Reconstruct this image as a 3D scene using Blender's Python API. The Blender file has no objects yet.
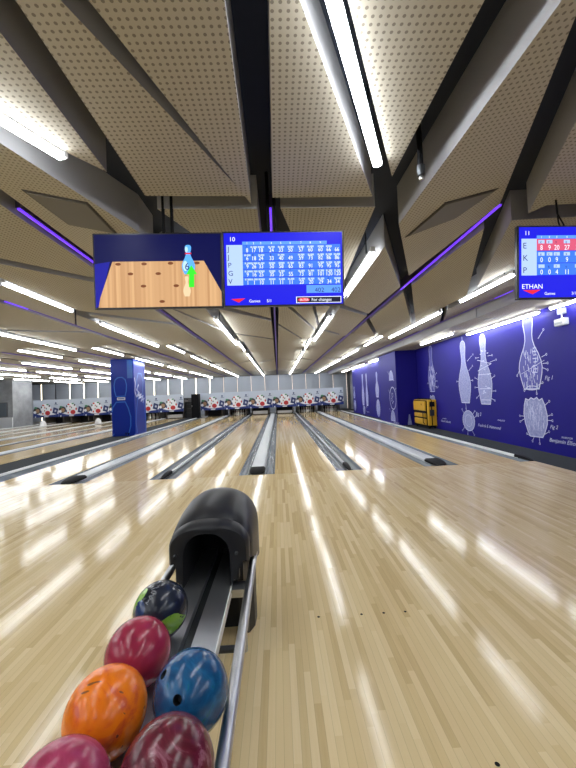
import bpy, bmesh, math, random
from mathutils import Vector, Matrix
random.seed(7)
PI = math.pi
sc = bpy.context.scene
COL = sc.collection

# ------------------------------------------------------------------ materials
def principled(name, col, rough=.5, metal=0., coat=0., spec=.5, emit=None, estr=0.):
    m = bpy.data.materials.new(name); m.use_nodes = True
    b = m.node_tree.nodes['Principled BSDF']
    b.inputs['Base Color'].default_value = (*col, 1)
    b.inputs['Roughness'].default_value = rough
    b.inputs['Metallic'].default_value = metal
    b.inputs['Coat Weight'].default_value = coat
    b.inputs['Coat Roughness'].default_value = .06
    b.inputs['Specular IOR Level'].default_value = spec
    if emit:
        b.inputs['Emission Color'].default_value = (*emit, 1)
        b.inputs['Emission Strength'].default_value = estr
    return m

class NB:
    """small node builder"""
    def __init__(s, m): s.t = m.node_tree; s.n = s.t.nodes; s.b = s.n['Principled BSDF']
    def node(s, kind, **kw):
        n = s.n.new(kind)
        for k, v in kw.items(): setattr(n, k, v)
        return n
    def link(s, a, b): s.t.links.new(a, b)
    def math(s, op, a, b=None, clamp=False):
        n = s.node('ShaderNodeMath', operation=op); n.use_clamp = clamp
        for i, v in enumerate((a, b)):
            if v is None: continue
            if isinstance(v, (int, float)): n.inputs[i].default_value = v
            else: s.link(v, n.inputs[i])
        return n.outputs[0]
    def coords(s, kind='Object'):
        tc = s.node('ShaderNodeTexCoord'); sp = s.node('ShaderNodeSeparateXYZ')
        s.link(tc.outputs[kind], sp.inputs[0]); return tc.outputs[kind], sp.outputs[0], sp.outputs[1], sp.outputs[2]
    def combine(s, x, y, z):
        n = s.node('ShaderNodeCombineXYZ')
        for i, v in enumerate((x, y, z)):
            if isinstance(v, (int, float)): n.inputs[i].default_value = v
            else: s.link(v, n.inputs[i])
        return n.outputs[0]
    def ramp(s, fac, stops, interp='LINEAR'):
        n = s.node('ShaderNodeValToRGB'); s.link(fac, n.inputs[0]); r = n.color_ramp; r.interpolation = interp
        while len(r.elements) < len(stops): r.elements.new(.5)
        for e, (p, c) in zip(r.elements, stops): e.position = p; e.color = (*c, 1)
        return n.outputs[0]
    def mix(s, fac, a, b, mode='MIX'):
        n = s.node('ShaderNodeMix', data_type='RGBA', blend_type=mode)
        for i, v in ((0, fac), (6, a), (7, b)):
            if isinstance(v, (int, float)): n.inputs[i].default_value = v
            elif isinstance(v, tuple): n.inputs[i].default_value = (*v, 1)
            else: s.link(v, n.inputs[i])
        return n.outputs[2]
    def noise(s, vec, scale, detail=3, rough=.5, dist=0.):
        n = s.node('ShaderNodeTexNoise'); n.inputs['Scale'].default_value = scale
        n.inputs['Detail'].default_value = detail; n.inputs['Roughness'].default_value = rough
        n.inputs['Distortion'].default_value = dist
        if vec is not None: s.link(vec, n.inputs['Vector'])
        return n.outputs[0]
    def white(s, vec):
        n = s.node('ShaderNodeTexWhiteNoise', noise_dimensions='3D'); s.link(vec, n.inputs['Vector']); return n.outputs[0]

def wood(name, stops, width, length, rough, coat=.3, seed=0., bump=.02, spec=.17):
    m = principled(name, (.6, .45, .3), rough, coat=coat, spec=spec)
    q = NB(m); v, x, y, z = q.coords()
    ix = q.math('FLOOR', q.math('DIVIDE', x, width))
    off = q.math('MULTIPLY', q.white(q.combine(ix, seed, 3.1)), 7.3)
    iy = q.math('FLOOR', q.math('ADD', q.math('DIVIDE', y, length), off))
    rnd = q.white(q.combine(ix, iy, seed + .5))
    grain = q.noise(q.combine(q.math('MULTIPLY', x, 90), q.math('MULTIPLY', y, 5), rnd), 1., 4, .6)
    fac = q.math('ADD', q.math('MULTIPLY', rnd, .72), q.math('MULTIPLY', grain, .28))
    c = q.ramp(fac, stops)
    fx = q.math('FRACT', q.math('DIVIDE', x, width))
    edge = q.math('LESS_THAN', q.math('MINIMUM', fx, q.math('SUBTRACT', 1., fx)), .03)
    c = q.mix(q.math('MULTIPLY', edge, .35), c, tuple(t * .55 for t in stops[0][1]))
    q.link(c, q.b.inputs['Base Color'])
    big = q.noise(v, 3.2, 3, .6)
    rr = q.math('ADD', q.math('MULTIPLY', big, rough * .5), rough * .72)
    q.link(rr, q.b.inputs['Roughness'])
    bp = q.node('ShaderNodeBump'); bp.inputs['Strength'].default_value = bump; bp.inputs['Distance'].default_value = .01
    q.link(q.math('ADD', q.math('MULTIPLY', rnd, .6), q.math('MULTIPLY', big, .4)), bp.inputs['Height'])
    q.link(bp.outputs[0], q.b.inputs['Normal'])
    return m

M = {}
M['approach'] = wood('approach_maple', [(.06, (.54, .395, .20)), (.3, (.66, .51, .275)), (.7, (.715, .57, .325)), (1., (.79, .655, .41))], .033, .62, .12, 0., 1., .03, .2)
M['lane'] = wood('lane_maple', [(.1, (.50, .355, .165)), (.5, (.60, .45, .225)), (1., (.67, .52, .285))],   .027, 2.4, .10, 0., 5., .012, .10)

def perforated():
    m = principled('perforated_board', (.5, .45, .38), .75, spec=.25)
    q = NB(m); v, x, y, z = q.coords()
    s = .031
    fx = q.math('SUBTRACT', q.math('FRACT', q.math('DIVIDE', x, s)), .5)
    fy = q.math('SUBTRACT', q.math('FRACT', q.math('DIVIDE', y, s)), .5)
    d = q.math('SQRT', q.math('ADD', q.math('MULTIPLY', fx, fx), q.math('MULTIPLY', fy, fy)))
    hole = q.math('LESS_THAN', d, .23)
    q.link(q.mix(hole, (.425, .395, .325), (.20, .18, .148)), q.b.inputs['Base Color'])
    return m
M['perf'] = perforated()
M['board'] = principled('ceiling_board', (.425, .395, .325), .75, spec=.25)
M['board_side'] = principled('ceiling_board_side', (.33, .33, .335), .75, spec=.25)
M['slab'] = principled('dark_soffit', (.012, .017, .032), .8)
M['vent'] = principled('vent_grey', (.14, .13, .11), .7)
M['vent_dark'] = principled('vent_gap', (.05, .045, .04), .8)
M['tube'] = principled('lamp_diffuser', (.9, .92, 1.), .4, emit=(.93, .965, 1.), estr=29)
M['lamp_body'] = principled('lamp_body', (.45, .45, .46), .45)
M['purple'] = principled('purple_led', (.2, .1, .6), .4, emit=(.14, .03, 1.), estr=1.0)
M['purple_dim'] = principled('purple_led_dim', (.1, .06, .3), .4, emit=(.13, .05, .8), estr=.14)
M['purple_body'] = principled('purple_channel', (.05, .04, .08), .5)
M['warm'] = principled('warm_led', (1, .95, .85), .4, emit=(1., .84, .60), estr=3.2)
M['warm_dim'] = principled('dim_led', (1, .93, .85), .4, emit=(1., .80, .66), estr=.42)
M['gutter'] = principled('gutter_plastic', (.125, .15, .18), .25, spec=.5)
M['gutter_dark'] = principled('gutter_slot', (.025, .03, .037), .4)
M['cap'] = principled('cap_silver', (.60, .63, .65), .35)
M['rail_white'] = principled('rail_white', (.78, .80, .79), .4)
M['black'] = principled('black_plastic', (.006, .006, .007), .6, spec=.1)
M['hood'] = principled('hood_black', (.010, .011, .014), .42, spec=.35)
M['hood_in'] = principled('hood_inside', (.004, .004, .005), .7)
M['steel'] = principled('brushed_steel', (.50, .51, .52), .34, metal=1.)
M['steel_dark'] = principled('worn_steel', (.52, .54, .56), .42, metal=1.)
M['dark_steel'] = principled('dark_steel', (.06, .065, .07), .4, metal=.8)
def carpet():
    m = principled('grey_carpet', (.045, .05, .055), .95, spec=.1)
    q = NB(m); v, *_ = q.coords()
    q.link(q.ramp(q.noise(v, 180, 2), [(.3, (.028, .032, .036)), (.7, (.062, .068, .074))]), q.b.inputs['Base Color'])
    return m
M['carpet'] = carpet()
def navy():
    m = principled('blue_mural_wall', (.012, .014, .2), .45, spec=.12)
    q = NB(m); v, *_ = q.coords()
    q.link(q.ramp(q.noise(v, .6, 2), [(.3, (.011, .009, .17)), (.7, (.014, .010, .20))]), q.b.inputs['Base Color'])
    return m
M['wall_blue'] = navy()
M['column_blue'] = principled('column_blue', (.004, .022, .26), .3, spec=.25)
M['column_line'] = principled('column_outline', (.02, .14, .55), .3)
M['column_pale'] = principled('column_pale', (.015, .10, .38), .3)
M['print'] = principled('white_print', (.55, .58, .78), .6)
def printfill():
    m = principled('hatched_print', (.3, .32, .6), .6)
    q = NB(m); v, x, y, z = q.coords()
    h = q.math('SINE', q.math('MULTIPLY', q.math('ADD', y, q.math('MULTIPLY', z, .35)), 330))
    n = q.noise(v, 22, 3)
    f = q.math('ADD', q.math('MULTIPLY', h, .22), n)
    q.link(q.ramp(f, [(.25, (.15, .165, .42)), (.75, (.36, .39, .63))]), q.b.inputs['Base Color'])
    return m
M['print_fill'] = printfill()
M['print_faint'] = principled('faint_print', (.07, .075, .36), .55)
def concrete():
    m = principled('concrete', (.3, .3, .31), .6)
    q = NB(m); v, *_ = q.coords()
    q.link(q.ramp(q.noise(v, 1.6, 5, .65), [(.3, (.20, .205, .215)), (.7, (.36, .37, .385))]), q.b.inputs['Base Color'])
    return m
M['concrete'] = concrete()
M['blind'] = principled('grey_blind', (.40, .43, .48), .55)
M['mullion'] = principled('mullion', (.10, .10, .11), .5)
M['white'] = principled('white_paint', (.72, .73, .74), .5)
M['mask_sky'] = principled('mask_pale', (.50, .56, .66), .35)
M['mask_blue'] = principled('mask_blue', (.014, .035, .20), .35)
M['mask_fluff'] = principled('mask_white', (.80, .82, .86), .35)
M['mask_red'] = principled('mask_red', (.50, .03, .035), .35)
M['mask_dark'] = principled('mask_dark', (.035, .03, .04), .35)
M['mask_tan'] = principled('mask_tan', (.34, .20, .12), .35)
M['mask_green'] = principled('mask_green', (.05, .22, .12), .35)
M['mask_navy'] = principled('mask_navy', (.02, .035, .14), .35)
M['machine_dark'] = principled('machinery_dark', (.018, .018, .02), .6)
M['kick'] = principled('kickback_board', (.10, .085, .07), .5)
M['yellow'] = principled('yellow_plastic', (.54, .30, .010), .4)
M['bezel'] = principled('tv_bezel', (.008, .008, .01), .3)
M['pin'] = principled('pin_white', (.82, .82, .80), .25)
M['pin_red'] = principled('pin_stripe', (.55, .03, .03), .3)
M['grey_door'] = principled('grey_glass', (.12, .145, .17), .25)
def scr(name, col, s=1.): return principled(name, (0, 0, 0), .35, spec=.12, emit=col, estr=s)
S = dict(blue=scr('screen_blue', (.012, .012, .62)), navy=scr('screen_navy', (.003, .004, .055)), white=scr('screen_white', (.85, .9, 1.)),
         cell=scr('screen_cell', (.045, .17, .78)), cell2=scr('screen_cell_light', (.10, .29, .88)), pale=scr('screen_pale', (.40, .54, .88)),
         red=scr('screen_red', (.72, .02, .04)), pink=scr('screen_pink', (.60, .09, .17)), black=scr('screen_black', (.01, .01, .03)),
         ink=scr('screen_ink', (.015, .02, .10)), green=scr('screen_green', (.04, .72, .03)), oval=scr('screen_oval', (.17, .055, .02)),
         pinblue=scr('screen_pin_blue', (.10, .38, .90)), pinlight=scr('screen_pin_light', (.45, .68, .98)), ghost=scr('screen_ghost', (.72, .55, .33)),
         sidewall=scr('screen_side', (.01, .01, .28)))
def screenwood():
    m = scr('screen_wood', (.7, .4, .2)); q = NB(m); v, x, y, z = q.coords()
    r = q.white(q.combine(q.math('FLOOR', q.math('MULTIPLY', x, 62)), 2., 1.))
    q.link(q.ramp(r, [(0, (.46, .25, .115)), (1, (.62, .37, .18))]), q.b.inputs['Emission Color']); return m
S['wood'] = screenwood()

# ------------------------------------------------------------------ helpers
def root_of(o):
    while o.parent: o = o.parent
    return o
def mesh_from(bm, name, mats):
    me = bpy.data.meshes.new(name); bm.to_mesh(me); bm.free()
    for m in (mats if isinstance(mats, (list, tuple)) else [mats]): me.materials.append(m)
    return me
def smooth(me, ang=40):
    for p in me.polygons: p.use_smooth = True
    try: me.set_sharp_from_angle(angle=math.radians(ang))
    except Exception: pass
def part(name, bm, mats, parent, world=True, sm=False, label=None):
    if world:
        bmesh.ops.translate(bm, verts=bm.verts, vec=-root_of(parent).location)
    me = mesh_from(bm, name, mats)
    if sm: smooth(me)
    o = bpy.data.objects.new(name, me); COL.objects.link(o); o.parent = parent
    if label: o['label'] = label
    return o
def tag(o, label=None, cat=None, group=None, kind=None):
    if label: o['label'] = label
    if cat: o['category'] = cat
    if group: o['group'] = group
    if kind: o['kind'] = kind
    return o
def thing(name, loc, label, cat, group=None, rot=None):
    o = bpy.data.objects.new(name, None); o.empty_display_size = .1; COL.objects.link(o); o.location = loc
    if rot is not None: o.rotation_euler = rot
    return tag(o, label, cat, group)
def single(name, bm, mats, label=None, cat=None, group=None, kind=None, sm=False, keep=False):
    if not keep:
        xs = [v.co.x for v in bm.verts]; ys = [v.co.y for v in bm.verts]; zs = [v.co.z for v in bm.verts]
        c = Vector(((min(xs) + max(xs)) / 2, (min(ys) + max(ys)) / 2, min(zs)))
        bmesh.ops.translate(bm, verts=bm.verts, vec=-c)
    else: c = Vector((0, 0, 0))
    me = mesh_from(bm, name, mats)
    if sm: smooth(me)
    o = bpy.data.objects.new(name, me); COL.objects.link(o); o.location = c
    return tag(o, label, cat, group, kind)
def copy_tree(o, parent=None):
    c = o.copy(); COL.objects.link(c); c.parent = parent
    for ch in list(o.children): copy_tree(ch, c)
    return c
def B(): return bmesh.new()
def box(bm, x0, x1, y0, y1, z0, z1, mi=0, bev=0.):
    g = bmesh.ops.create_cube(bm, size=1)['verts']
    bmesh.ops.scale(bm, verts=g, vec=(x1 - x0, y1 - y0, z1 - z0))
    bmesh.ops.translate(bm, verts=g, vec=((x0 + x1) / 2, (y0 + y1) / 2, (z0 + z1) / 2))
    fs = {f for v in g for f in v.link_faces}
    for f in fs: f.material_index = mi
    if bev:
        es = list({e for v in g for e in v.link_edges})
        bmesh.ops.bevel(bm, geom=es, offset=bev, segments=2, affect='EDGES', profile=.5)
    return g
def tube(bm, pts, r, n=12, caps=True, mi=0):
    pts = [Vector(p) for p in pts]; rings = []
    for i, p in enumerate(pts):
        d = (pts[min(i + 1, len(pts) - 1)] - pts[max(i - 1, 0)]).normalized()
        up = Vector((0, 0, 1)) if abs(d.z) < .95 else Vector((1, 0, 0))
        a = d.cross(up).normalized(); b = d.cross(a)
        rr = r[i] if isinstance(r, (list, tuple)) else r
        rings.append([bm.verts.new(p + a * math.cos(2 * PI * k / n) * rr + b * math.sin(2 * PI * k / n) * rr) for k in range(n)])
    for A, C in zip(rings, rings[1:]):
        for k in range(n):
            f = bm.faces.new((A[k], A[(k + 1) % n], C[(k + 1) % n], C[k])); f.material_index = mi
    if caps:
        bm.faces.new(rings[0][::-1]).material_index = mi; bm.faces.new(rings[-1]).material_index = mi
    bmesh.ops.recalc_face_normals(bm, faces=bm.faces)
def poly_prism(bm, pts3, dirv, depth, mi=0):
    """planar outline pts3 pushed along dirv by depth"""
    d = Vector(dirv) * depth
    a = [bm.verts.new(Vector(p)) for p in pts3]; b = [bm.verts.new(Vector(p) + d) for p in pts3]
    n = len(a); fs = [bm.faces.new(a), bm.faces.new(b[::-1])]
    for i in range(n): fs.append(bm.faces.new((a[i], b[i], b[(i + 1) % n], a[(i + 1) % n])))
    for f in fs: f.material_index = mi
    bmesh.ops.recalc_face_normals(bm, faces=fs)
def loft(bm, rings, closed=False, caps=False, mi=0):
    vr = [[bm.verts.new(p) for p in r] for r in rings]; n = len(vr[0])
    for A, C in zip(vr, vr[1:]):
        for k in range(n if closed else n - 1):
            bm.faces.new((A[k], A[(k + 1) % n], C[(k + 1) % n], C[k])).material_index = mi
    if caps: bm.faces.new(vr[0][::-1]); bm.faces.new(vr[-1])
    return vr
def lathe(bm, prof, c, n=20, axis='z', mi=0):
    rings = []
    for r, h in prof:
        rings.append([(c[0] + r * math.cos(2 * PI * k / n), c[1] + r * math.sin(2 * PI * k / n), c[2] + h) for k in range(n)])
    loft(bm, rings, True, True, mi); bmesh.ops.recalc_face_normals(bm, faces=bm.faces)
ORD = ['zeroth', 'first', 'second', 'third', 'fourth', 'fifth', 'sixth', 'seventh', 'eighth', 'ninth', 'tenth', 'eleventh', 'twelfth',
       'thirteenth', 'fourteenth', 'fifteenth', 'sixteenth', 'seventeenth', 'eighteenth', 'nineteenth', 'twentieth', 'twenty-first', 'twenty-second', 'twenty-third', 'twenty-fourth']
def text_bm(s, size, shear=0., align='LEFT', extrude=0.):
    cu = bpy.data.curves.new('writing', 'FONT'); cu.body = s; cu.size = size; cu.shear = shear; cu.align_x = align; cu.extrude = extrude
    cu.resolution_u = 3
    o = bpy.data.objects.new('writing', cu); COL.objects.link(o)
    bpy.context.view_layer.update()
    me = bpy.data.meshes.new_from_object(o.evaluated_get(bpy.context.evaluated_depsgraph_get()))
    bpy.data.objects.remove(o); bpy.data.curves.remove(cu)
    bm = B(); bm.from_mesh(me); bpy.data.meshes.remove(me)
    return bm
def put(dst, src, mat=None, mi=0):
    """append src bmesh into dst after transform"""
    if mat is not None: bmesh.ops.transform(src, matrix=mat, verts=src.verts)
    for f in src.faces: f.material_index = mi
    me = bpy.data.meshes.new('tmp'); src.to_mesh(me); src.free(); dst.from_mesh(me); bpy.data.meshes.remove(me)

# ------------------------------------------------------------------ camera
HC = 1.3461
yaw, pit, rol, FPX = .0293, .0273, .0429, 354.6
fw = Vector((math.sin(yaw) * math.cos(pit), math.cos(yaw) * math.cos(pit), math.sin(pit)))
r0 = fw.cross(Vector((0, 0, 1))).normalized(); u0 = r0.cross(fw)
rt = math.cos(rol) * r0 - math.sin(rol) * u0; up = math.sin(rol) * r0 + math.cos(rol) * u0
cd = bpy.data.cameras.new('camera'); cam = bpy.data.objects.new('camera', cd); COL.objects.link(cam)
cam.matrix_world = Matrix(((rt.x, up.x, -fw.x, 0), (rt.y, up.y, -fw.y, 0), (rt.z, up.z, -fw.z, HC), (0, 0, 0, 1)))
cd.sensor_fit = 'VERTICAL'; cd.sensor_height = 24; cd.lens = FPX / 768 * 24; cd.clip_start = .02; cd.clip_end = 200
sc.camera = cam

# ------------------------------------------------------------------ shell
FOUL = 6.046; LEND = 25.2; YB = 29.0; SLAB = HC + 1.72
WX = 5.17
def struct(name, bm, m, keep=True): return single(name, bm, m, kind='structure', keep=keep)
bm = B(); box(bm, -20, 4.385, -5, FOUL, -.12, 0); struct('floor', bm, M['approach'])
bm = B(); box(bm, -20, 6., FOUL, YB, -.24, -.12); struct('floor_subfloor', bm, M['machine_dark'])
bm = B(); box(bm, -20.2, 6.2, -5.2, YB + .2, SLAB, SLAB + .15); struct('ceiling', bm, M['slab'])
bm = B(); box(bm, WX, WX + .2, -5, 15.1, -.12, SLAB); struct('wall_right', bm, M['wall_blue'])
bm = B(); box(bm, 4.37, WX, 12.95, 15.15, 0, 2.76); struct('wall_right_pilaster', bm, M['wall_blue'])
bm = B(); box(bm, 4.75, WX + .2, 15.15, 22.4, -.004, SLAB); struct('wall_right_far', bm, M['wall_blue'])
bm = B(); box(bm, 5.95, 6.15, 22.4, YB, -.24, SLAB); struct('wall_right_end', bm, M['concrete'])
bm = B(); box(bm, -20.2, 6.2, YB, YB + .2, -.12, SLAB); struct('wall_back', bm, M['mullion'])
bm = B(); box(bm, -20.2, WX + .2, -5.2, -5, -.12, SLAB); struct('wall_front', bm, M['concrete'])
bm = B(); box(bm, -20.2, -20, -5, YB, -.12, SLAB); struct('wall_left', bm, M['concrete'])
bm = B(); box(bm, -20, -16.32, 22.3, 24.05, -.12, SLAB); struct('wall_left_block', bm, M['concrete'])
bm = B(); box(bm, -20, -16.32, 22.24, 22.3, -.12, .62); struct('trim_1', bm, M['white'])
bm = B(); box(bm, -19.2, -16.62, 22.25, 22.3, .66, 1.55); box(bm, -19.15, -16.68, 22.23, 22.26, .71, 1.50, 1)
struct('window_1', bm, [M['mullion'], M['grey_door']])
# carpets
bm = B(); box(bm, 4.385, WX - .004, -5, 12.945, -.12, -.004); single('carpet_strip', bm, M['carpet'], 'dark grey carpet strip along the foot of the near blue mural wall', 'carpet', keep=True)
bm = B(); box(bm, 4.385, 4.75, 15.15, 24.2, -.12, -.004); single('carpet_strip', bm, M['carpet'], 'narrow dark carpet strip along the foot of the far mural wall', 'carpet', keep=True)
bm = B(); box(bm, 4.75, 5.95, 22.4, 24.2, -.12, -.004); struct('floor_corner', bm, M['concrete'])
bm = B(); box(bm, -6.44, -5.45, FOUL, 24.9, -.12, -.004); single('carpet_strip', bm, M['carpet'], 'wide dark grey carpet aisle between lanes on which the blue column stands', 'carpet', keep=True)

# ------------------------------------------------------------------ lanes and dividers
g1, g2, LW = .458, .617, 1.054
lanes = []
xc = -.1107
ed = {}
ed['C'] = (xc, xc + LW); ed['D'] = (xc + LW + g1, xc + 2 * LW + g1); ed['E'] = (ed['D'][1] + g2, ed['D'][1] + g2 + LW)
ed['B'] = (xc - g2 - LW, xc - g2); ed['A'] = (ed['B'][0] - g1 - LW, ed['B'][0] - g1); ed['F'] = (ed['A'][0] - g2 - LW, ed['A'][0] - g2)
gx = -6.50
for i, k in enumerate('GHIJKL'):
    ed[k] = (gx - LW, gx); gx = gx - LW - (g2 if i % 2 == 0 else g1)
LDESC = dict(E='polished maple lane nearest the blue mural wall, on the far right', D='maple lane second from the blue mural wall',
             C='maple lane just right of the wide silver divider behind the ball return', B='maple lane just left of the wide silver divider behind the ball return',
             A='maple lane between the narrow left divider and the wide left divider', F='maple lane beside the grey carpet aisle on its right',
             G='maple lane beside the grey carpet aisle on its left, behind the column', H='second maple lane left of the carpet aisle', I='third maple lane left of the carpet aisle',
             J='fourth maple lane left of the carpet aisle', K='fifth maple lane left of the carpet aisle', L='farthest left maple lane by the concrete wall')
for k, (a, b) in ed.items():
    bm = B(); box(bm, a, b, FOUL + .004, LEND, -.12, 0)
    single('bowling_lane', bm, M['lane'], LDESC[k], 'lane', 'bowling lanes', keep=True)

def gutter_bm(x0, x1):
    bm = B(); n = 10; rings = []
    w = x1 - x0
    prof = [(x0, -.115), (x0, -.006), (x0 + .012, -.006)]
    for i in range(n + 1):
        t = PI * i / n; prof.append(((x0 + x1) / 2 - math.cos(t) * (w / 2 - .016), -.012 - .062 * math.sin(t) ** .8))
    prof += [(x1 - .012, -.006), (x1, -.006), (x1, -.115)]
    loft(bm, [[(x, y, z) for x, z in prof] for y in (FOUL + .006, 24.9)], True, True)
    bmesh.ops.recalc_face_normals(bm, faces=bm.faces)
    return bm
def nose_bm(xc_, w, y0, y1, h):
    """rounded black end piece tapering toward the bowler"""
    bm = B(); rings = []
    for i in range(7):
        t = i / 6; y = y0 + (y1 - y0) * t
        ww = w / 2 * (.62 + .38 * min(1, t * 2.2) ** .6); hh = h * (.25 + .75 * min(1, t * 1.7) ** .7)
        rings.append([(xc_ - ww, y, .001), (xc_ - ww, y, hh * .6), (xc_ - ww * .78, y, hh), (xc_ + ww * .78, y, hh), (xc_ + ww, y, hh * .6), (xc_ + ww, y, .001)])
    loft(bm, rings, True, True); bmesh.ops.recalc_face_normals(bm, faces=bm.faces)
    return bm
def divider(x0, x1, wide, label):
    c = (x0 + x1) / 2
    t = thing('lane_divider', (c, FOUL, 0), label, 'lane divider', 'dividers between the lanes')
    cw = .25 if wide else .05
    gl, gr = c - cw / 2 - (.012 if wide else .01), c + cw / 2 + (.012 if wide else .01)
    part('gutter', gutter_bm(x0 + .003, gl), M['gutter'], t, sm=True)
    part('gutter', gutter_bm(gr, x1 - .003), M['gutter'], t, sm=True)
    bm = B()
    if wide:
        pr = [(c - cw / 2, -.11), (c - cw / 2, .02), (c - cw / 2 + .02, .034), (c, .040), (c + cw / 2 - .02, .034), (c + cw / 2, .02), (c + cw / 2, -.11)]
        loft(bm, [[(x, y, z) for x, z in pr] for y in (FOUL + .2, 24.6)], True, True)
        bmesh.ops.recalc_face_normals(bm, faces=bm.faces)
        part('cap', bm, M['cap'], t)
        part('nose', nose_bm(c, cw + .02, FOUL + .02, FOUL + .42, .055), M['black'], t, sm=True, label='black rounded end piece')
    else:
        pr = [(c - cw / 2, -.11), (c - cw / 2, .012), (c - .016, .024), (c, .028), (c + .016, .024), (c + cw / 2, .012), (c + cw / 2, -.11)]
        loft(bm, [[(x, y, z) for x, z in pr] for y in (FOUL + .3, 24.6)], True, True)
        bmesh.ops.recalc_face_normals(bm, faces=bm.faces)
        part('rail', bm, M['cap'], t)
        part('nose', nose_bm(c, .085, FOUL + .02, FOUL + .48, .05), M['black'], t, sm=True, label='black pointed end piece')
        for s in (-1, 1):
            bm = B(); box(bm, c + s * .052 - .012, c + s * .052 + .012, FOUL + .1, 24.6, -.02, -.004); part('slot', bm, M['gutter_dark'], t)
divider(ed['F'][1], ed['A'][0], True, 'wide silver topped lane divider at left, nearest the carpet aisle')
divider(ed['A'][1], ed['B'][0], False, 'narrow railed gutter divider left of the ball return hood')
divider(ed['B'][1], ed['C'][0], True, 'wide silver topped lane divider straight behind the ball return')
divider(ed['C'][1], ed['D'][0], False, 'narrow railed gutter divider right of centre')
divider(ed['D'][1], ed['E'][0], True, 'wide silver topped lane divider at right, nearest the mural wall')
for (a, b), lab in zip((('H', 'G'), ('I', 'H'), ('J', 'I'), ('K', 'J'), ('L', 'K')), range(1, 6)):
    divider(ed[a][1], ed[b][0], lab % 2 == 1, f'{ORD[lab]} lane divider left of the carpet aisle, partly behind the column' if lab < 2 else f'{ORD[lab]} lane divider counting left from the carpet aisle')
def edge_rail(x_lane, x_rail, label, yend=24.6):
    s = 1 if x_rail > x_lane else -1
    t = thing('edge_gutter', (x_rail, FOUL, 0), label, 'gutter')
    a, b = sorted((x_lane + s * .003, x_rail - s * .03))
    part('gutter', gutter_bm(a, b), M['gutter'], t, sm=True)
    bm = B(); box(bm, x_rail - .024, x_rail + .024, FOUL + .42, yend, -.11, .035, bev=.01); part('rail', bm, M['rail_white'], t, label='white rail')
    bm = nose_bm(x_rail, .075, FOUL + .02, FOUL + .44, .05); part('nose', bm, M['black'], t, sm=True, label='black end piece')
edge_rail(ed['E'][1], 4.355, 'outer gutter with a white rail and black nose beside the mural wall carpet')
edge_rail(ed['F'][0], -5.42, 'outer gutter with a white rail along the right side of the carpet aisle', 23.5)
edge_rail(ed['L'][0], -15.90, 'outer gutter with a white rail at the foot of the concrete wall')

# approach dots and scuffs
for i, x in enumerate((.187, .446, .581, .712)):
    bm = B(); bmesh.ops.create_circle(bm, cap_ends=True, segments=12, radius=.0085); bmesh.ops.translate(bm, verts=bm.verts, vec=(x, 2.16, .0012))
    single('approach_dot', bm, M['oval'] if 'oval' in M else M['black'], f'small dark round marker inlaid in the floor, {ORD[i+1]} from left in its row', 'floor dot', 'marker dots on the approach')
bm = B(); bmesh.ops.create_circle(bm, cap_ends=True, segments=12, radius=.009); bmesh.ops.translate(bm, verts=bm.verts, vec=(.722, 1.275, .0012))
single('approach_dot', bm, M['black'], 'lone small dark round marker inlaid in the floor nearest the viewer', 'floor dot', 'marker dots on the approach')

# ------------------------------------------------------------------ ceiling panels
def Hs(X):
    X = abs(X)
    if X < 1.06: return 1.45
    t = ((X - 1.02) % 2.04) / 1.02
    t = t if t < 1 else 2 - t
    return 1.38 + .2 * t
def panel(pts, label, hfun=None, h=None, inset=.07, name='ceiling_panel', group='folded perforated ceiling panels', top=None):
    P = [Vector((x, y, HC + (h if h else (hfun or Hs)(x)))) for x, y in pts]
    a2 = sum(P[i].x * P[(i + 1) % len(P)].y - P[(i + 1) % len(P)].x * P[i].y for i in range(len(P)))
    if a2 > 0: P = P[::-1]            # bottom faces down
    bm = B(); bot = [bm.verts.new(p) for p in P]
    topv = [bm.verts.new((p.x, p.y, (top or SLAB) - .002)) for p in P]
    fb = bm.faces.new(bot); n = len(P)
    for i in range(n): bm.faces.new((bot[i], topv[i], topv[(i + 1) % n], bot[(i + 1) % n])).material_index = 2
    bm.faces.new(topv[::-1]).material_index = 2
    fb.material_index = 1
    if n > 4: pass
    bmesh.ops.inset_individual(bm, faces=[fb], thickness=inset, depth=0)
    fb.material_index = 0
    bmesh.ops.recalc_face_normals(bm, faces=bm.faces)
    return single(name, bm, [M['perf'], M['board'], M['board_side']], label, 'ceiling panel', group)
# nearest, irregular panels
panel([(-1.02, .2), (-1.03, 2.25), (-1.16, 2.08), (-1.34, 1.79), (-1.95, .62), (-1.95, .2)], 'wedge panel at the upper left, its point above the left slanting lamp', h=1.46)
panel([(-.885, .9), (-.17, 2.57), (-.89, 2.53)], 'triangular perforated panel above the left screen, flat edge toward the lanes', h=1.46)
panel([(-.98, .2), (-.14, 2.65), (-.13, .2)], 'long pointed panel just left of the centre ceiling slot', h=1.44)
panel([(.03, 1.03), (.02, 2.58), (.77, 2.60)], 'triangular perforated panel just right of the centre ceiling slot', h=1.45)
panel([(.05, .7), (.84, 2.36), (.84, .2), (.05, .2)], 'pointed perforated panel right of the bright overhead lamp', h=1.45)
panel([(1.1, 1.05), (2.0, 2.99), (1.86, 4.77), (1.08, 2.93)], 'large sloping panel with a grey hatch at the upper right')
panel([(1.5, 1.4), (2.2, 2.93), (2.26, 2.80), (3.0, 2.75), (3.0, .4), (1.5, .4)], 'low corner panel at the far upper right, its tip above the right screen', h=1.45)
panel([(2.13, 3.04), (3.0, 3.0), (3.0, 5.1), (2.93, 4.94)], 'perforated panel directly behind the cropped right screen', h=1.45)
panel([(-1.93, .95), (-1.1, 2.95), (-1.1, 3.3), (-1.93, 4.0)], 'sloping panel with a grey hatch at the upper left')
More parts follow.
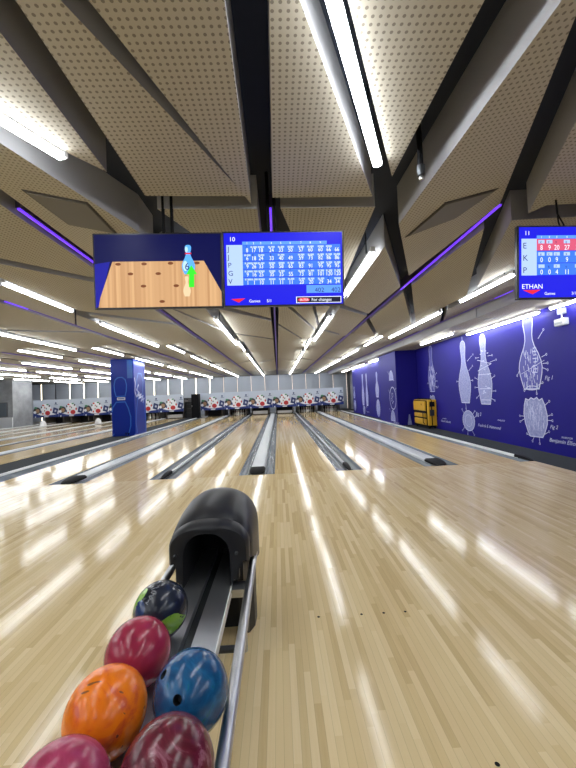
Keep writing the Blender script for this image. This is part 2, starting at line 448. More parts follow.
panel([(-.86, 2.69), (-.10, 2.73), (-.10, 5.4), (-.42, 4.6), (-.86, 5.4)][:3] + [(-.10, 4.9), (-.40, 3.9)], 'small panel peeking out above the left screen', h=1.45)
panel([(.08, 2.73), (.83, 2.75), (.95, 5.0), (.93, 7.4), (.42, 4.2)], 'panel peeking out above the middle screen', h=1.45)
# strips further in, right side
panel([(1.1, 3.39), (1.94, 5.34), (1.90, 7.11), (1.09, 5.62)], 'large tilted panel right of the middle screen, beside the paired tubes')
panel([(1.09, 5.86), (1.93, 7.35), (1.97, 9.95), (1.62, 9.05), (1.09, 7.82)], 'second tilted panel back between the right lamps and purple light')
panel([(1.09, 8.0), (1.62, 9.22), (1.72, 9.5), (1.09, 9.5)], 'small tilted panel end between the right lamps and purple light')
panel([(.10, 4.35), (.42, 4.55), (.93, 7.75), (.93, 8.05), (.07, 5.15)], 'slim panel just below the middle screen, right of centre', h=1.45)
panel([(.07, 5.40), (.93, 8.25), (.93, 9.5), (.75, 9.5), (.07, 7.25)], 'diagonal cut panel right of the centre purple light', h=1.45)
panel([(.07, 7.45), (.70, 9.5), (.07, 9.5)], 'triangular panel end right of the centre purple light', h=1.45)
panel([(2.12, 3.43), (2.97, 5.35), (2.97, 7.38), (2.10, 5.30)], 'sloping panel left of the cropped right screen, between purple light and lamps')
panel([(2.10, 5.65), (2.97, 7.62), (2.97, 9.4), (2.60, 9.0), (2.10, 7.75)], 'second panel back right of the right purple light')
panel([(2.10, 8.05), (2.66, 9.4), (2.6, 9.5), (2.10, 9.5)], 'small panel end right of the right purple light')
# left side
panel([(-1.93, 4.3), (-1.09, 3.6), (-1.09, 7.35), (-1.93, 5.4)], 'tilted panel hidden mostly behind the left screen')
panel([(-1.93, 5.62), (-1.09, 7.65), (-1.09, 9.5), (-1.93, 9.5)], 'tilted panel below the left screen, left of the lamps')
panel([(-.07, 5.1), (-.42, 4.7), (-.93, 5.3), (-.93, 5.5), (-.07, 6.75)], 'panel just below the left screen, left of centre', h=1.45)
panel([(-.07, 7.0), (-.93, 5.85), (-.93, 8.2), (-.07, 9.2)], 'second panel left of the centre purple light', h=1.45)
panel([(-.07, 9.35), (-.93, 8.36), (-.93, 9.5), (-.07, 9.5)], 'narrow panel end left of the centre purple light', h=1.45)
panel([(-2.10, 1.5), (-2.10, 4.70), (-2.97, 2.95), (-2.97, 1.5)], 'perforated panel left of the left purple light, nearest the viewer')
panel([(-2.10, 4.95), (-2.97, 3.22), (-2.97, 5.45), (-2.10, 7.35)], 'second panel left of the left purple light, beside the screen')
panel([(-2.10, 7.6), (-2.97, 5.72), (-2.97, 9.5), (-2.10, 9.5)], 'third panel left of the left purple light')
def strips(sgn, ks):
    pass
side_word = {1: 'right', -1: 'left'}
def strip_panels(x0, x1, cuts, y0, y1, gap, hf, h, desc):
    """x0 inner edge, x1 outer edge; cuts are (y at x0, y at x1)"""
    A = [(y0, y0)] + cuts + [(y1, y1)]
    for i, (c0, c1) in enumerate(zip(A, A[1:])):
        ga = gap if i > 0 else 0
        pts = [(x0, c0[0] + ga), (x1, c0[1] + ga), (x1, c1[1]), (x0, c1[0])]
        panel(pts, desc.format(ORD[i + 1]), hfun=hf, h=h)
# middle zone, outer strips on the left (strip number counts outward from the one beside the left purple light)
rs = random.Random(3)
for k in range(3, 18):
    x0 = -1.02 * k; lo = k % 2 == 1     # odd index starts at a lamp row
    a = x0 - .07; b = x0 - .95
    y0 = {3: 4.2, 4: 5.2}.get(k, 6.0)
    sl = -1.9 if (k % 2 == 0) else 1.7
    cuts = [(7.9 - (.9 if k % 2 else 0), 7.9 - (.9 if k % 2 else 0) + sl * .7)] if k > 3 else [(5.6, 7.2)]
    strip_panels(a, b, cuts, y0, 9.5, .2 if k > 3 else .06, Hs, None, '{} panel back in the ' + ORD[k - 1] + ' ceiling strip left of centre')
strip_panels(3.13, 3.97, [(6.3, 8.2)], 3.0, 9.5, .2, Hs, None, '{} panel back in the fourth ceiling strip right of centre')
strip_panels(4.19, 5.14, [(7.2, 7.6), (11.5, 11.9), (15.0, 15.0), (20., 20.4)], 3.0, YB, .03, None, 1.415, '{} low flat panel back along the mural wall')
# far zone: one level
for k in range(-18, 4):
    if k == 4: continue
    x0 = 1.02 * k
    a, b = x0 + .07, x0 + .95
    inn, out = (a, b) if k >= 0 else (b, a)
    idx = k + 1 if k >= 0 else -k
    d = 1.95 if idx % 2 else 1.5
    c1 = 15.9 + .3 * ((idx * 37) % 5 - 2) * .4
    cuts = [(c1, c1 + d), (22.6 + .2 * ((idx * 13) % 3), 22.6 + d)]
    strip_panels(inn, out, cuts, 9.75, YB - .05, .16, None, 1.6, '{} far panel back in the ' + ORD[idx] + ' ceiling strip ' + ('right' if k >= 0 else 'left') + ' of the centre purple light')

# grey hatches on the two sloping panels
def hatch(pts, label):
    t = None
    P = [Vector((x, y, HC + Hs(x))) for x, y in pts]
    c = sum(P, Vector()) / len(P)
    t = thing('ceiling_hatch', c, label, 'hatch', 'grey access hatches in the ceiling')
    bm = B(); poly_prism(bm, [p + Vector((0, 0, -.012)) for p in P], (0, 0, 1), .014); part('panel', bm, M['vent'], t)
    bm = B(); poly_prism(bm, [c + (p - c) * 1.10 + Vector((0, 0, -.005)) for p in P], (0, 0, 1), .006); part('frame_gap', bm, M['vent_dark'], t)
hatch([(1.28, 3.24), (1.39, 2.73), (1.76, 2.69), (1.64, 3.06)], 'flat grey diamond hatch set in the sloping panel at upper right')
hatch([(-1.73, 2.54), (-1.33, 2.57), (-1.34, 3.03), (-1.70, 3.0)], 'flat grey four-sided hatch set in the sloping panel at upper left')

# ------------------------------------------------------------------ lamps
def make_lamp(x0, y0, x1, y1, h, label, joints=None, w=.046, name='tube_light'):
    a, b = Vector((x0, y0, HC + h)), Vector((x1, y1, HC + h)); d = (b - a); L = d.length; ang = math.atan2(d.y, d.x) - PI / 2
    t = thing(name, (a + b) / 2, label, 'ceiling light', 'white tube lights in the ceiling', rot=(0, 0, ang))
    n = joints or max(1, round(L / 1.5)); seg = L / n
    bm = B(); box(bm, -w * .40, w * .40, -L / 2, L / 2, .0145, .05); part('housing', bm, M['lamp_body'], t, world=False)
    for i in range(n):
        s0 = -L / 2 + i * seg + .03; s1 = -L / 2 + (i + 1) * seg - .03
        bm = B(); pr = [(w / 2 * math.cos(PI * .82 + PI * 1.36 * k / 12), .0 + .026 * math.sin(PI * .82 + PI * 1.36 * k / 12)) for k in range(13)]
        loft(bm, [[(x, y, z) for x, z in pr] for y in (s0, s1)], True, True); bmesh.ops.recalc_face_normals(bm, faces=bm.faces)
        part('diffuser', bm, M['tube'], t, world=False, sm=True)
    for s in (-1, 1):
        bm = B(); box(bm, -w * .5, w * .5, s * (L / 2 - .014) - .012, s * (L / 2 - .014) + .012, -.004, .05); part('end_cap', bm, M['white'], t, world=False)
    for s in (-.35, .35):
        bm = B(); tube(bm, [(0, s * L, .045), (0, s * L, SLAB - HC - h - .01)], .008, 6); part('hanger', bm, M['dark_steel'], t, world=False)
    return t
make_lamp(-.11, .43, .70, 2.21, 1.43, 'big bright slanting lamp at the top, right of the centre slot', w=.056)
make_lamp(-1.96, .40, -1.185, 2.075, 1.43, 'slanting lamp at the left edge near the top', w=.045)
make_lamp(1.02, 3.52, 1.02, 5.22, 1.40, 'paired tubes right beside the middle screen', joints=2)
make_lamp(1.02, 6.45, 1.02, 9.4, 1.39, 'lamp below the right corner of the middle screen')
make_lamp(-1.02, 3.6, -1.02, 5.3, 1.40, 'tubes hidden behind the left screen', joints=2)
make_lamp(-1.05, 6.3, -1.05, 9.4, 1.37, 'lamp just below the joint of the two left screens')
make_lamp(3.05, 4.35, 3.05, 5.70, 1.39, 'lamp ending behind the cropped right screen', joints=1)
make_lamp(3.05, 6.42, 3.05, 9.4, 1.38, 'long lamp between the right purple light and the mural wall')
make_lamp(5.02, 6.55, 5.02, 9.15, 1.345, 'lamp tight against the top of the mural wall, nearest')
make_lamp(5.02, 4.2, 5.02, 6.3, 1.345, 'lamp tight against the mural wall behind the right screen')
make_lamp(4.53, 8.9, 4.53, 10.95, 1.36, 'lamp over the yellow machine near the mural wall top')
for i, (a, b) in enumerate(((14.9, 17.5), (18.5, 21.9), (22.4, 24.9))):
    make_lamp(4.60, a, 4.60, b, 1.37, f'{ORD[i+1]} lamp back along the far mural wall beyond the corner')
make_lamp(-3.05, 4.05, -3.05, 5.42, 1.39, 'lamp left of the left screen, nearest of its row', joints=1)
make_lamp(-3.05, 6.25, -3.05, 9.25, 1.37, 'lamp below the left screen corner, doubled tubes')
Z3 = [(10.05, 12.1), (13.1, 16.25), (16.95, 20.3), (21.1, 24.3), (24.8, 28.3)]
for k, xs in enumerate((1.0, 3.05)):
    for i, (a, b) in enumerate(Z3):
        make_lamp(xs, a, xs, b, 1.535, w=.036, label=f'{ORD[i+1]} far lamp in the {ORD[k+1]} lamp row right of centre')
for k in range(8):
    xs = -1.08 - 2.04 * k
    if k > 1: make_lamp(xs + .02, 6.35 + .1 * (k % 3), xs + .02, 9.25, 1.35, w=.04, label=f'near lamp in the {ORD[k+1]} lamp row left of centre')
    for i, (a, b) in enumerate(Z3):
        if xs < -15.9 and a > 20: continue
        make_lamp(xs, a, xs, b, 1.535, w=.036, label=f'{ORD[i+1]} far lamp in the {ORD[k+1]} lamp row left of centre')
# unseen lamps added over and behind the viewer for more light
for k, xs in enumerate((-9.2, -7.1, -5.1, -3.05, 3.05)):
    make_lamp(xs, -3.6, xs, -.9, 1.40, f'added unseen lamp behind the viewer, {ORD[k+1]} from left')
make_lamp(-1.02, -3.6, -1.02, -1.2, 1.40, 'added unseen lamp behind the viewer, just left of centre'); make_lamp(1.02, -3.6, 1.02, -1.2, 1.40, 'added unseen lamp behind the viewer, just right of centre')
for k, xs in enumerate((-9.2, -7.1, -5.1, -3.05, -1.5, 1.02, 3.05, 4.4)):  # extra out-of-view row, added to brighten the near approach floor
    make_lamp(xs, -.75, xs, .72, 1.38, f'added lamp overhead just out of view, {ORD[k+1]} from left', joints=1)
make_lamp(-5.1, 1.6, -5.1, 4.2, 1.39, 'lamp over the left approach, outside the frame'); make_lamp(-7.15, 1.6, -7.15, 4.2, 1.39, 'lamp over the far left approach, outside the frame')
make_lamp(-9.2, 1.6, -9.2, 4.2, 1.39, 'outermost lamp over the far left approach, outside the frame')

# purple LED lines
def purple_line(x, y0, y1, label, h=1.6):
    t = thing('purple_light', (x, (y0 + y1) / 2, HC + h), label, 'purple LED line', 'purple LED lines in the ceiling slots')
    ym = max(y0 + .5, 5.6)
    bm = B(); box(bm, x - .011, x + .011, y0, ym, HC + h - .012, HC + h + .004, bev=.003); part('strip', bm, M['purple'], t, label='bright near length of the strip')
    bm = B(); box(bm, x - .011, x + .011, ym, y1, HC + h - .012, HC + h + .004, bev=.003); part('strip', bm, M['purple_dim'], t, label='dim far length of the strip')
    bm = B(); box(bm, x - .022, x + .022, y0, y1, HC + h + .003, SLAB); part('channel', bm, M['purple_body'], t)
purple_line(0, 3.0, 28.6, 'purple LED line in the centre ceiling slot between the screens', 1.60)
purple_line(2.045, 3.05, 28.6, 'bright purple LED line running back right of centre')
purple_line(-2.045, 2.9, 28.6, 'bright purple LED line running back left of centre')
purple_line(4.08, 5.9, 28.6, 'purple LED line near the mural wall')
for k in range(2, 8):
    purple_line(-2.04 * k - .03, 5.5, 28.6 if k < 7 else 21, f'{ORD[k]} purple LED line counting left from the centre slot')

# ------------------------------------------------------------------ screens
def rect(u0, u1, v0, v1, y): return [(u0, y, v0), (u1, y, v0), (u1, y, v1), (u0, y, v1)]
def qface(bm, pts, mi=0):
    vs = [bm.verts.new(p) for p in pts]; f = bm.faces.new(vs); f.material_index = mi
    f.normal_update()
    if f.normal.y > 0: f.normal_flip()
def txt(bm, s, u, v, size, y, align='LEFT', sx=1., shear=0.):
    t = text_bm(s, size, shear, align)
    m = Matrix(((sx, 0, 0, u), (0, 0, 1, y), (0, 1, 0, v), (0, 0, 0, 1)))
    # local x->u, local y->v ; face the viewer (-y)
    put(bm, t, m)
    return bm
def make_tv(loc, w, h, label, rot):
    t = thing('television', loc, label, 'screen', 'screens hung from the ceiling', rot=rot)
    bm = B(); box(bm, -w / 2, w / 2, 0, .035, -h / 2, h / 2, bev=.004); box(bm, -w * .38, w * .38, .035, .075, -h * .4, h * .25); part('casing', bm, M['bezel'], t, world=False)
    return t
def pole_part(t, xs, loc, rot, ztop=SLAB):
    R_ = Matrix.LocRotScale(Vector(loc), __import__('mathutils').Euler(rot), None).inverted()
    bm = B()
    for x in xs: tube(bm, [(x, loc[1] + .10, loc[2] - .1), (x, loc[1] + .10, ztop - .003)], .013, 8)
    box(bm, min(xs) - .08, max(xs) + .08, loc[1] + .075, loc[1] + .115, loc[2] - .12, loc[2] + .12)
    bmesh.ops.transform(bm, matrix=R_, verts=bm.verts)
    part('ceiling_mount', bm, M['black'], t, world=False)
TW, TH = .938, .552
tilt = math.radians(3.0)
# left screen: bowling animation
L1 = (-.838, 2.60, 2.286); r1 = (tilt, math.radians(1.15), 0)
tv = make_tv(L1, TW, TH, 'left hanging screen showing a wooden lane with a blue pin numbered 6', r1)
pole_part(tv, (-.82, -.755), L1, r1)
Y1 = -.0015; w2, h2 = TW / 2 - .012, TH / 2 - .012
def fr(u, v): return (-w2 + u * 2 * w2, h2 - v * 2 * h2)     # fractions from top-left
bm = B(); qface(bm, rect(-w2, w2, -h2, h2, Y1)); part('screen', bm, S['navy'], tv, world=False)
def fpoly(bm, pts, y): qface(bm, [(fr(u, v)[0], y, fr(u, v)[1]) for u, v in pts])
bm = B(); fpoly(bm, [(0, .40), (.12, .37), (.03, .97), (0, 1.0)], Y1 - .001); part('screen_side', bm, S['sidewall'], tv, world=False)
bm = B(); fpoly(bm, [(.14, .37), (.865, .37), (1., .80), (1., 1.), (.02, 1.), (.035, .87)], Y1 - .002); part('lane_picture', bm, S['wood'], tv, world=False)
def fell(bm, u, v, ru, rv, y, n=20, rot=0.):
    pts = []
    for k in range(n):
        a = 2 * PI * k / n; dx, dy = ru * math.cos(a), rv * math.sin(a)
        pts.append((u + dx * math.cos(rot) - dy * math.sin(rot), v + dx * math.sin(rot) + dy * math.cos(rot)))
    fpoly(bm, pts, y)
for (u, v) in ((.185, .405), (.39, .405), (.60, .40), (.81, .40), (.28, .54), (.50, .54), (.38, .71), (.64, .71), (.525, .925)):
    bm = B(); fell(bm, u, v, .022, .020, Y1 - .003); part('pin_spot', bm, S['oval'], tv, world=False)
def pin_outline(cu, top, bot, wid):
    prof = [(0, .0), (.30, .012), (.46, .06), (.48, .12), (.42, .19), (.34, .27), (.36, .34), (.52, .44), (.78, .55), (.96, .66), (1., .74), (.92, .84), (.74, .94), (.62, 1.)]
    H = bot - top
    r = [(cu + a * wid / 2, top + b * H) for a, b in prof]; l = [(cu - a * wid / 2, top + b * H) for a, b in prof]
    return r + l[::-1]
bm = B(); fpoly(bm, pin_outline(.725, .58, .86, .06)[::1], Y1 - .003); part('pin_reflection', bm, S['ghost'], tv, world=False)
bm = B(); fpoly(bm, pin_outline(.742, .15, .555, .105), Y1 - .004); part('pin_picture', bm, S['pinblue'], tv, world=False)
bm = B(); fell(bm, .729, .215, .012, .04, Y1 - .005); part('pin_highlight', bm, S['pinlight'], tv, world=False); bm = B(); fell(bm, .717, .44, .02, .07, Y1 - .005); part('pin_highlight', bm, S['pinlight'], tv, world=False)
bm = B(); fpoly(bm, [(.718, .26), (.767, .26), (.769, .28), (.716, .28)], Y1 - .0055); part('pin_stripe', bm, S['red'], tv, world=False)
bm = B(); u, v = fr(.712, .495); txt(bm, '6', u, v, .075, Y1 - .006); part('pin_number', bm, S['ink'], tv, world=False)
bm = B(); fpoly(bm, [(.765, .43), (.81, .56), (.79, .56), (.788, .73), (.742, .73), (.745, .56), (.72, .56)][0:2] + [(.786, .555), (.784, .735), (.742, .735), (.746, .555), (.722, .56)], Y1 - .006); part('arrow_picture', bm, S['green'], tv, world=False)
# middle screen: scores
TW = .897; w2 = TW / 2 - .012
def score_tv(loc, rot, label, num, names, rows, extra, red_first, total=None, player=None, seed=1):
    tv = make_tv(loc, TW, TH, label, rot)
    bm = B(); qface(bm, rect(-w2, w2, -h2, h2, Y1)); part('screen', bm, S['blue'], tv, world=False)
    nrow = len(names); y0, y1 = .165, .165 + (.56 if nrow == 5 else .52) ; rh = (y1 - y0) / nrow
    bm = B(); fpoly(bm, [(.02, y0), (.155, y0), (.155, y1), (.02, y1)], Y1 - .001); part('name_column', bm, S['pale'], tv, world=False)
    bm = B(); fpoly(bm, [(.155, .12), (.87, .12), (.87, y0), (.155, y0)], Y1 - .001); part('heading_row', bm, S['cell2'], tv, world=False)
    cols = [.155 + .071 * i for i in range(10)] + [.875]
    cx = [.195, .25, .31, .40, .48, .56, .65, .73, .815, .885, .955] if nrow == 5 else [.195, .265, .33, .42, .52, .62, .70, .78, .85, .91, .96]
    bm = B(); bm2 = B()
    for i in range(nrow):
        a = y0 + i * rh
        tgt = bm if not (red_first and i == 0) else bm2
        fpoly(tgt, [(.155, a + .004), (.985, a + .004), (.985, a + rh - .004), (.155, a + rh - .004)], Y1 - .001)
    part('score_grid', bm, S['cell'], tv, world=False)
    if red_first: part('player_row', bm2, S['pink'], tv, world=False)
    else: bm2.free()
    rr = random.Random(seed)
    for i, (nm, row) in enumerate(zip(names, rows)):
        a = y0 + i * rh
        u, v = fr(.03, a + rh * .80); bn = B(); txt(bn, nm, u, v, .052 if nrow == 5 else .062, Y1 - .003); part('player_letter', bn, S['ink'], tv, world=False)
        for j, val in enumerate(row):
            u, v = fr(cx[j], a + rh * .93); bw = B(); txt(bw, str(val), u, v, .043 if nrow == 5 else .052, Y1 - .004, 'CENTER', sx=.8); part('score_number', bw, S['white'], tv, world=False)
            c0 = cx[j] - .028 + .006 * rr.random(); c1 = cx[j] + .028
            if rr.random() < .8:
                bc = B(); fpoly(bc, [(c0, a + .02), (c1, a + .02), (c1, a + rh * .40), (c0, a + rh * .40)], Y1 - .002); part('frame_box', bc, S['pale'], tv, world=False)
            u, v = fr(cx[j], a + rh * .40); bk = B(); txt(bk, rr.choice(['9', '7', '/', '-', '8', '6', 'X', '5']), u - .006, v, .024, Y1 - .004, 'CENTER'); part('throw_mark', bk, S['ink'], tv, world=False)
    bm = B(); u, v = fr(.045, .115); txt(bm, num, u, v, .045, Y1 - .003)
    for j in range(9): 
        u, v = fr(cx[j], .158); txt(bm, str(j + 1), u, v, .022, Y1 - .003, 'CENTER')
    part('lane_number', bm, S['white'], tv, world=False)
    bm = B(); fpoly(bm, [(.05, .915), (.17, .905), (.115, .965)] if nrow == 5 else [(.03, .895), (.19, .89), (.115, .955)], Y1 - .003); part('red_triangle', bm, S['red'], tv, world=False)
    bm = B(); u, v = fr(.20 if nrow == 5 else .22, .965); txt(bm, 'Games', u, v, .030, Y1 - .004); u, v = fr(.35 if nrow == 5 else .46, .965); txt(bm, extra, u, v, .030, Y1 - .004)
    part('footer_writing', bm, S['white'], tv, world=False)
    bm = B(); fpoly(bm, [(.60, .895), (.985, .895), (.985, .985), (.60, .985)], Y1 - .002); part('prompt_border', bm, S['white'], tv, world=False)
    bm = B(); fpoly(bm, [(.606, .903), (.979, .903), (.979, .977), (.606, .977)], Y1 - .003); part('prompt_box', bm, S['black'], tv, world=False)
    bm = B(); fell(bm, .665, .94, .05, .028, Y1 - .004); part('prompt_button', bm, S['red'], tv, world=False)
    bm = B(); u, v = fr(.63, .955); txt(bm, 'ENTER', u, v, .022, Y1 - .005); u, v = fr(.73, .96); txt(bm, 'For changes', u, v, .031, Y1 - .005); part('prompt_writing', bm, S['white'], tv, world=False)
    if total:
        bm = B(); fpoly(bm, [(.69, .735), (.985, .735), (.985, .845), (.69, .845)], Y1 - .001); part('total_box', bm, S['cell2'], tv, world=False)
        bm = B(); u, v = fr(.76, .835); txt(bm, total, u, v, .047, Y1 - .003); u, v = fr(.90, .835); txt(bm, total, u, v, .047, Y1 - .003); part('total_numbers', bm, S['ink'], tv, world=False)
    if player:
        bm = B(); u, v = fr(.02, .875); txt(bm, player, u, v, .050, Y1 - .003); part('player_writing', bm, S['white'], tv, world=False)
    return tv
L2 = (.081, 2.60, 2.272); r2 = (tilt, math.radians(1.05), 0)
tv = score_tv(L2, r2, 'middle hanging screen showing the blue score table headed 10', '10', list('JJPGV'),
         [[8, 17, 18, 24, 33, 50, 57, 60, 60, 66, 66], [6, 18, 24, 33, 40, 49, 59, 73, 82, 86, 86], [9, 26, 33, 50, 58, 65, 83, 91, 95, 95, 95],
          [9, 16, 25, 35, 35, 55, 73, 81, 101, 120, 120], [1, 1, 10, 11, 11, 11, 20, 20, 29, 34, 34]], '5/1', False, '402')
pole_part(tv, (-.02, .03), L2, r2)
L3 = (2.295, 2.60, 2.250); r3 = (tilt, math.radians(1.3), 0)
tv = score_tv(L3, r3, 'cropped right hanging screen with a red row in its score table headed 11', '11', list('EKP'),
         [[8, 9, 20, 27, 30, 38, 41, 50, 52, 55, 55], [0, 0, 9, 9, 17, 25, 25, 30, 31, 33, 33], [0, 0, 4, 11, 11, 19, 20, 28, 30, 32, 32]], '3/1', True, None, 'ETHAN', 4)
pole_part(tv, (2.46, 2.54), L3, r3)
bm = B(); tube(bm, [(2.27, 2.66, 2.45), (2.25, 2.68, 2.60), (2.28, 2.72, 2.72), (2.27, 2.74, SLAB - .003)], .006, 6); tube(bm, [(2.29, 2.66, 2.45), (2.30, 2.69, 2.58), (2.27, 2.71, 2.68), (2.28, 2.74, SLAB - .003)], .006, 6)
bmesh.ops.transform(bm, matrix=Matrix.LocRotScale(Vector(L3), __import__('mathutils').Euler(r3), None).inverted(), verts=bm.verts); part('cable', bm, M['black'], tv, world=False)

# sprinkler / camera on its black drop pipe
t = thing('ceiling_camera', (.935, 2.12, 2.62), 'black drop pipe with a small chrome tip hanging from the ceiling slot', 'ceiling device')
bm = B(); tube(bm, [(.935, 2.12, 2.70), (.935, 2.12, SLAB - .003)], .017, 10); part('pipe', bm, M['black'], t)
bm = B(); lathe(bm, [(.022, .03), (.026, .06), (.026, .09), (.018, .095)], (.935, 2.12, 2.62)); part('collar', bm, M['dark_steel'], t)
bm = B(); lathe(bm, [(.004, 0), (.014, .004), (.017, .014), (.013, .024), (.010, .03)], (.935, 2.12, 2.62)); part('tip', bm, M['steel'], t, sm=True, label='chrome tip')

# ------------------------------------------------------------------ ball return
BRX = -.407
br = thing('ball_return', (BRX, 1.2, 0), 'black hooded ball return with twin steel tracks and side rails on the floor', 'ball return')
for s in (-1, 1):
    bm = B(); tube(bm, [(BRX + s * .2245, y, .402) for y in (.1, .6, 1.2, 1.8, 2.16)], .0205, 16); part('side_rail', bm, M['steel'], br, sm=True, label='round steel side rail')
for s in (-1, 1):
    bm = B(); a, b = sorted((BRX + s * .022, BRX + s * .122))
    pr = [(a, .335), (a, .3665 if s > 0 else .3645), (b, .3645 if s > 0 else .3665), (b, .335)]
    loft(bm, [[(x, y, z) for x, z in pr] for y in (.1, 2.335)], True, True); bmesh.ops.recalc_face_normals(bm, faces=bm.faces)
    part('track', bm, M['steel_dark'], br)
    bm = B(); x = BRX + s * .1245; box(bm, x - .0025, x + .0025, .1, 2.2, .325, .3665); part('track_edge', bm, M['rail_white'] if s > 0 else M['steel'], br)
bm = B(); box(bm, BRX - .021, BRX + .021, .1, 2.335, .32, .338); part('track_groove', bm, M['dark_steel'], br)
bm = B(); tube(bm, [(BRX - .2245, 1.52, .29), (BRX + .2245, 1.52, .29)], .014, 12); part('crossbar', bm, M['dark_steel'], br)
for s in (-1, 1):
    bm = B(); tube(bm, [(BRX + s * .2245, 1.52, .40), (BRX + s * .2245, 1.52, .28)], .012, 10); part('crossbar_bracket', bm, M['steel_dark'], br)
bm = B(); box(bm, BRX + .127, BRX + .2245, 1.84, 1.93, .345, .36); box(bm, BRX - .2245, BRX - .127, 1.84, 1.93, .345, .36); box(bm, BRX - .2245, BRX + .2245, 1.86, 1.90, .31, .334); part('support_plate', bm, M['steel_dark'], br)
for y in (.45,):
    for s in (-1, 1):
        bm = B(); tube(bm, [(BRX + s * .12, y, .335), (BRX + s * .12, y, .0)], .02, 10); part('leg', bm, M['dark_steel'], br)
    bm = B(); tube(bm, [(BRX - .2245, y, .29), (BRX + .2245, y, .29)], .014, 12); part('crossbar', bm, M['steel_dark'], br)
# hood: arch profile lofted front to back
def arch(y, hw, zb, zs, zt, n=24, inn=0., cx=BRX, ex=2.3):
    """open arch: foot (zb) up to spring line zs, crown zt"""
    pts = [(cx - hw, y, zb)]
    for i in range(n + 1):
        a = PI - PI * i / n
        c, s_ = math.cos(a), math.sin(a)
        x = cx + hw * math.copysign(abs(c) ** (2 / ex), c); z = zs + (zt - zs) * abs(s_) ** (2 / ex)
        pts.append((x, y, z))
    pts.append((cx + hw, y, zb)); return pts
HO = [  # y, half width, foot, spring, crown
    (1.865, .178, .495, .565, .652), (1.868, .195, .488, .565, .668), (1.885, .206, .485, .565, .682), (1.93, .211, .48, .56, .692),
    (1.945, .209, .48, .56, .693), (1.955, .216, .47, .555, .704), (2.02, .222, .45, .545, .734), (2.12, .229, .40, .53, .760), (2.22, .233, .36, .51, .770), (2.32, .232, .33, .50, .760),
    (2.42, .226, .31, .49, .728), (2.51, .213, .30, .48, .675), (2.57, .190, .30, .46, .60), (2.595, .160, .30, .43, .52)]
HX = BRX + .012
bm = B(); rings = [arch(*h, cx=HX) for h in HO]; vr = loft(bm, rings)
# inner tunnel
inr = [arch(1.865, .155, .465, .52, .64), arch(1.872, .122, .36, .51, .638), arch(1.95, .118, .36, .51, .628), arch(2.35, .116, .36, .49, .60)]
vi = [[bm.verts.new(q) for q in inr[1]]]
for k in range(len(vr[0]) - 1): bm.faces.new((vr[0][k], vi[0][k], vi[0][k + 1], vr[0][k + 1]))
bm.faces.new(vr[-1])
bmesh.ops.recalc_face_normals(bm, faces=bm.faces)
part('hood', bm, M['hood'], br, sm=True)
bm = B(); loft(bm, inr[1:]); bmesh.ops.recalc_face_normals(bm, faces=bm.faces); part('tunnel', bm, M['hood_in'], br, sm=True, label='dark inside of the hood')
# dark core behind the opening and the body under the hood
bm = B(); box(bm, BRX - .16, BRX + .16, 2.335, 2.36, 0, .66); part('hood_back_plate', bm, M['hood_in'], br)
bm = B(); pr = [(BRX - .20, 1.905), (BRX - .225, 2.05), (BRX - .215, 2.30), (BRX + .215, 2.30), (BRX + .225, 2.05), (BRX + .20, 1.905)]
def body_ring(z, k): return [(BRX + (x - BRX) * k, 2.1 + (y - 2.1) * k, z) for x, y in pr]
for s in (-1, 1):
    bm2 = B()
    a = BRX + s * .145; 
    rings = []
    for (y, z0, z1, x1) in ((1.97, .30, .47, .176), (1.99, .06, .50, .178), (2.06, .0, .52, .190), (2.12, .0, .52, .218), (2.21, .0, .52, .224), (2.30, .06, .50, .216), (2.42, .2, .5, .21)):
        x1 = BRX + s * x1
        rings.append([(a, y, z0), (x1, y, z0), (x1, y, z1), (a, y, z1)])
    loft(bm2, rings, True, True); bmesh.ops.recalc_face_normals(bm2, faces=bm2.faces)
    part('side_cover', bm2, M['hood'], br)
bm.free()
bm = B(); box(bm, BRX - .165, BRX + .165, 2.12, 2.335, 0, .325); part('base', bm, M['hood_in'], br)
for s in (-1, 1):
    bm = B(); bmesh.ops.create_uvsphere(bm, u_segments=10, v_segments=6, radius=.009); bmesh.ops.translate(bm, verts=bm.verts, vec=(BRX + s * .158, 1.864, .535)); part('screw', bm, M['dark_steel'], br, sm=True)
    bm = B(); box(bm, BRX + s * .145 - .02, BRX + s * .145 + .02, 1.885, 1.93, .385, .50, bev=.008); part('opening_jamb', bm, M['hood'], br)

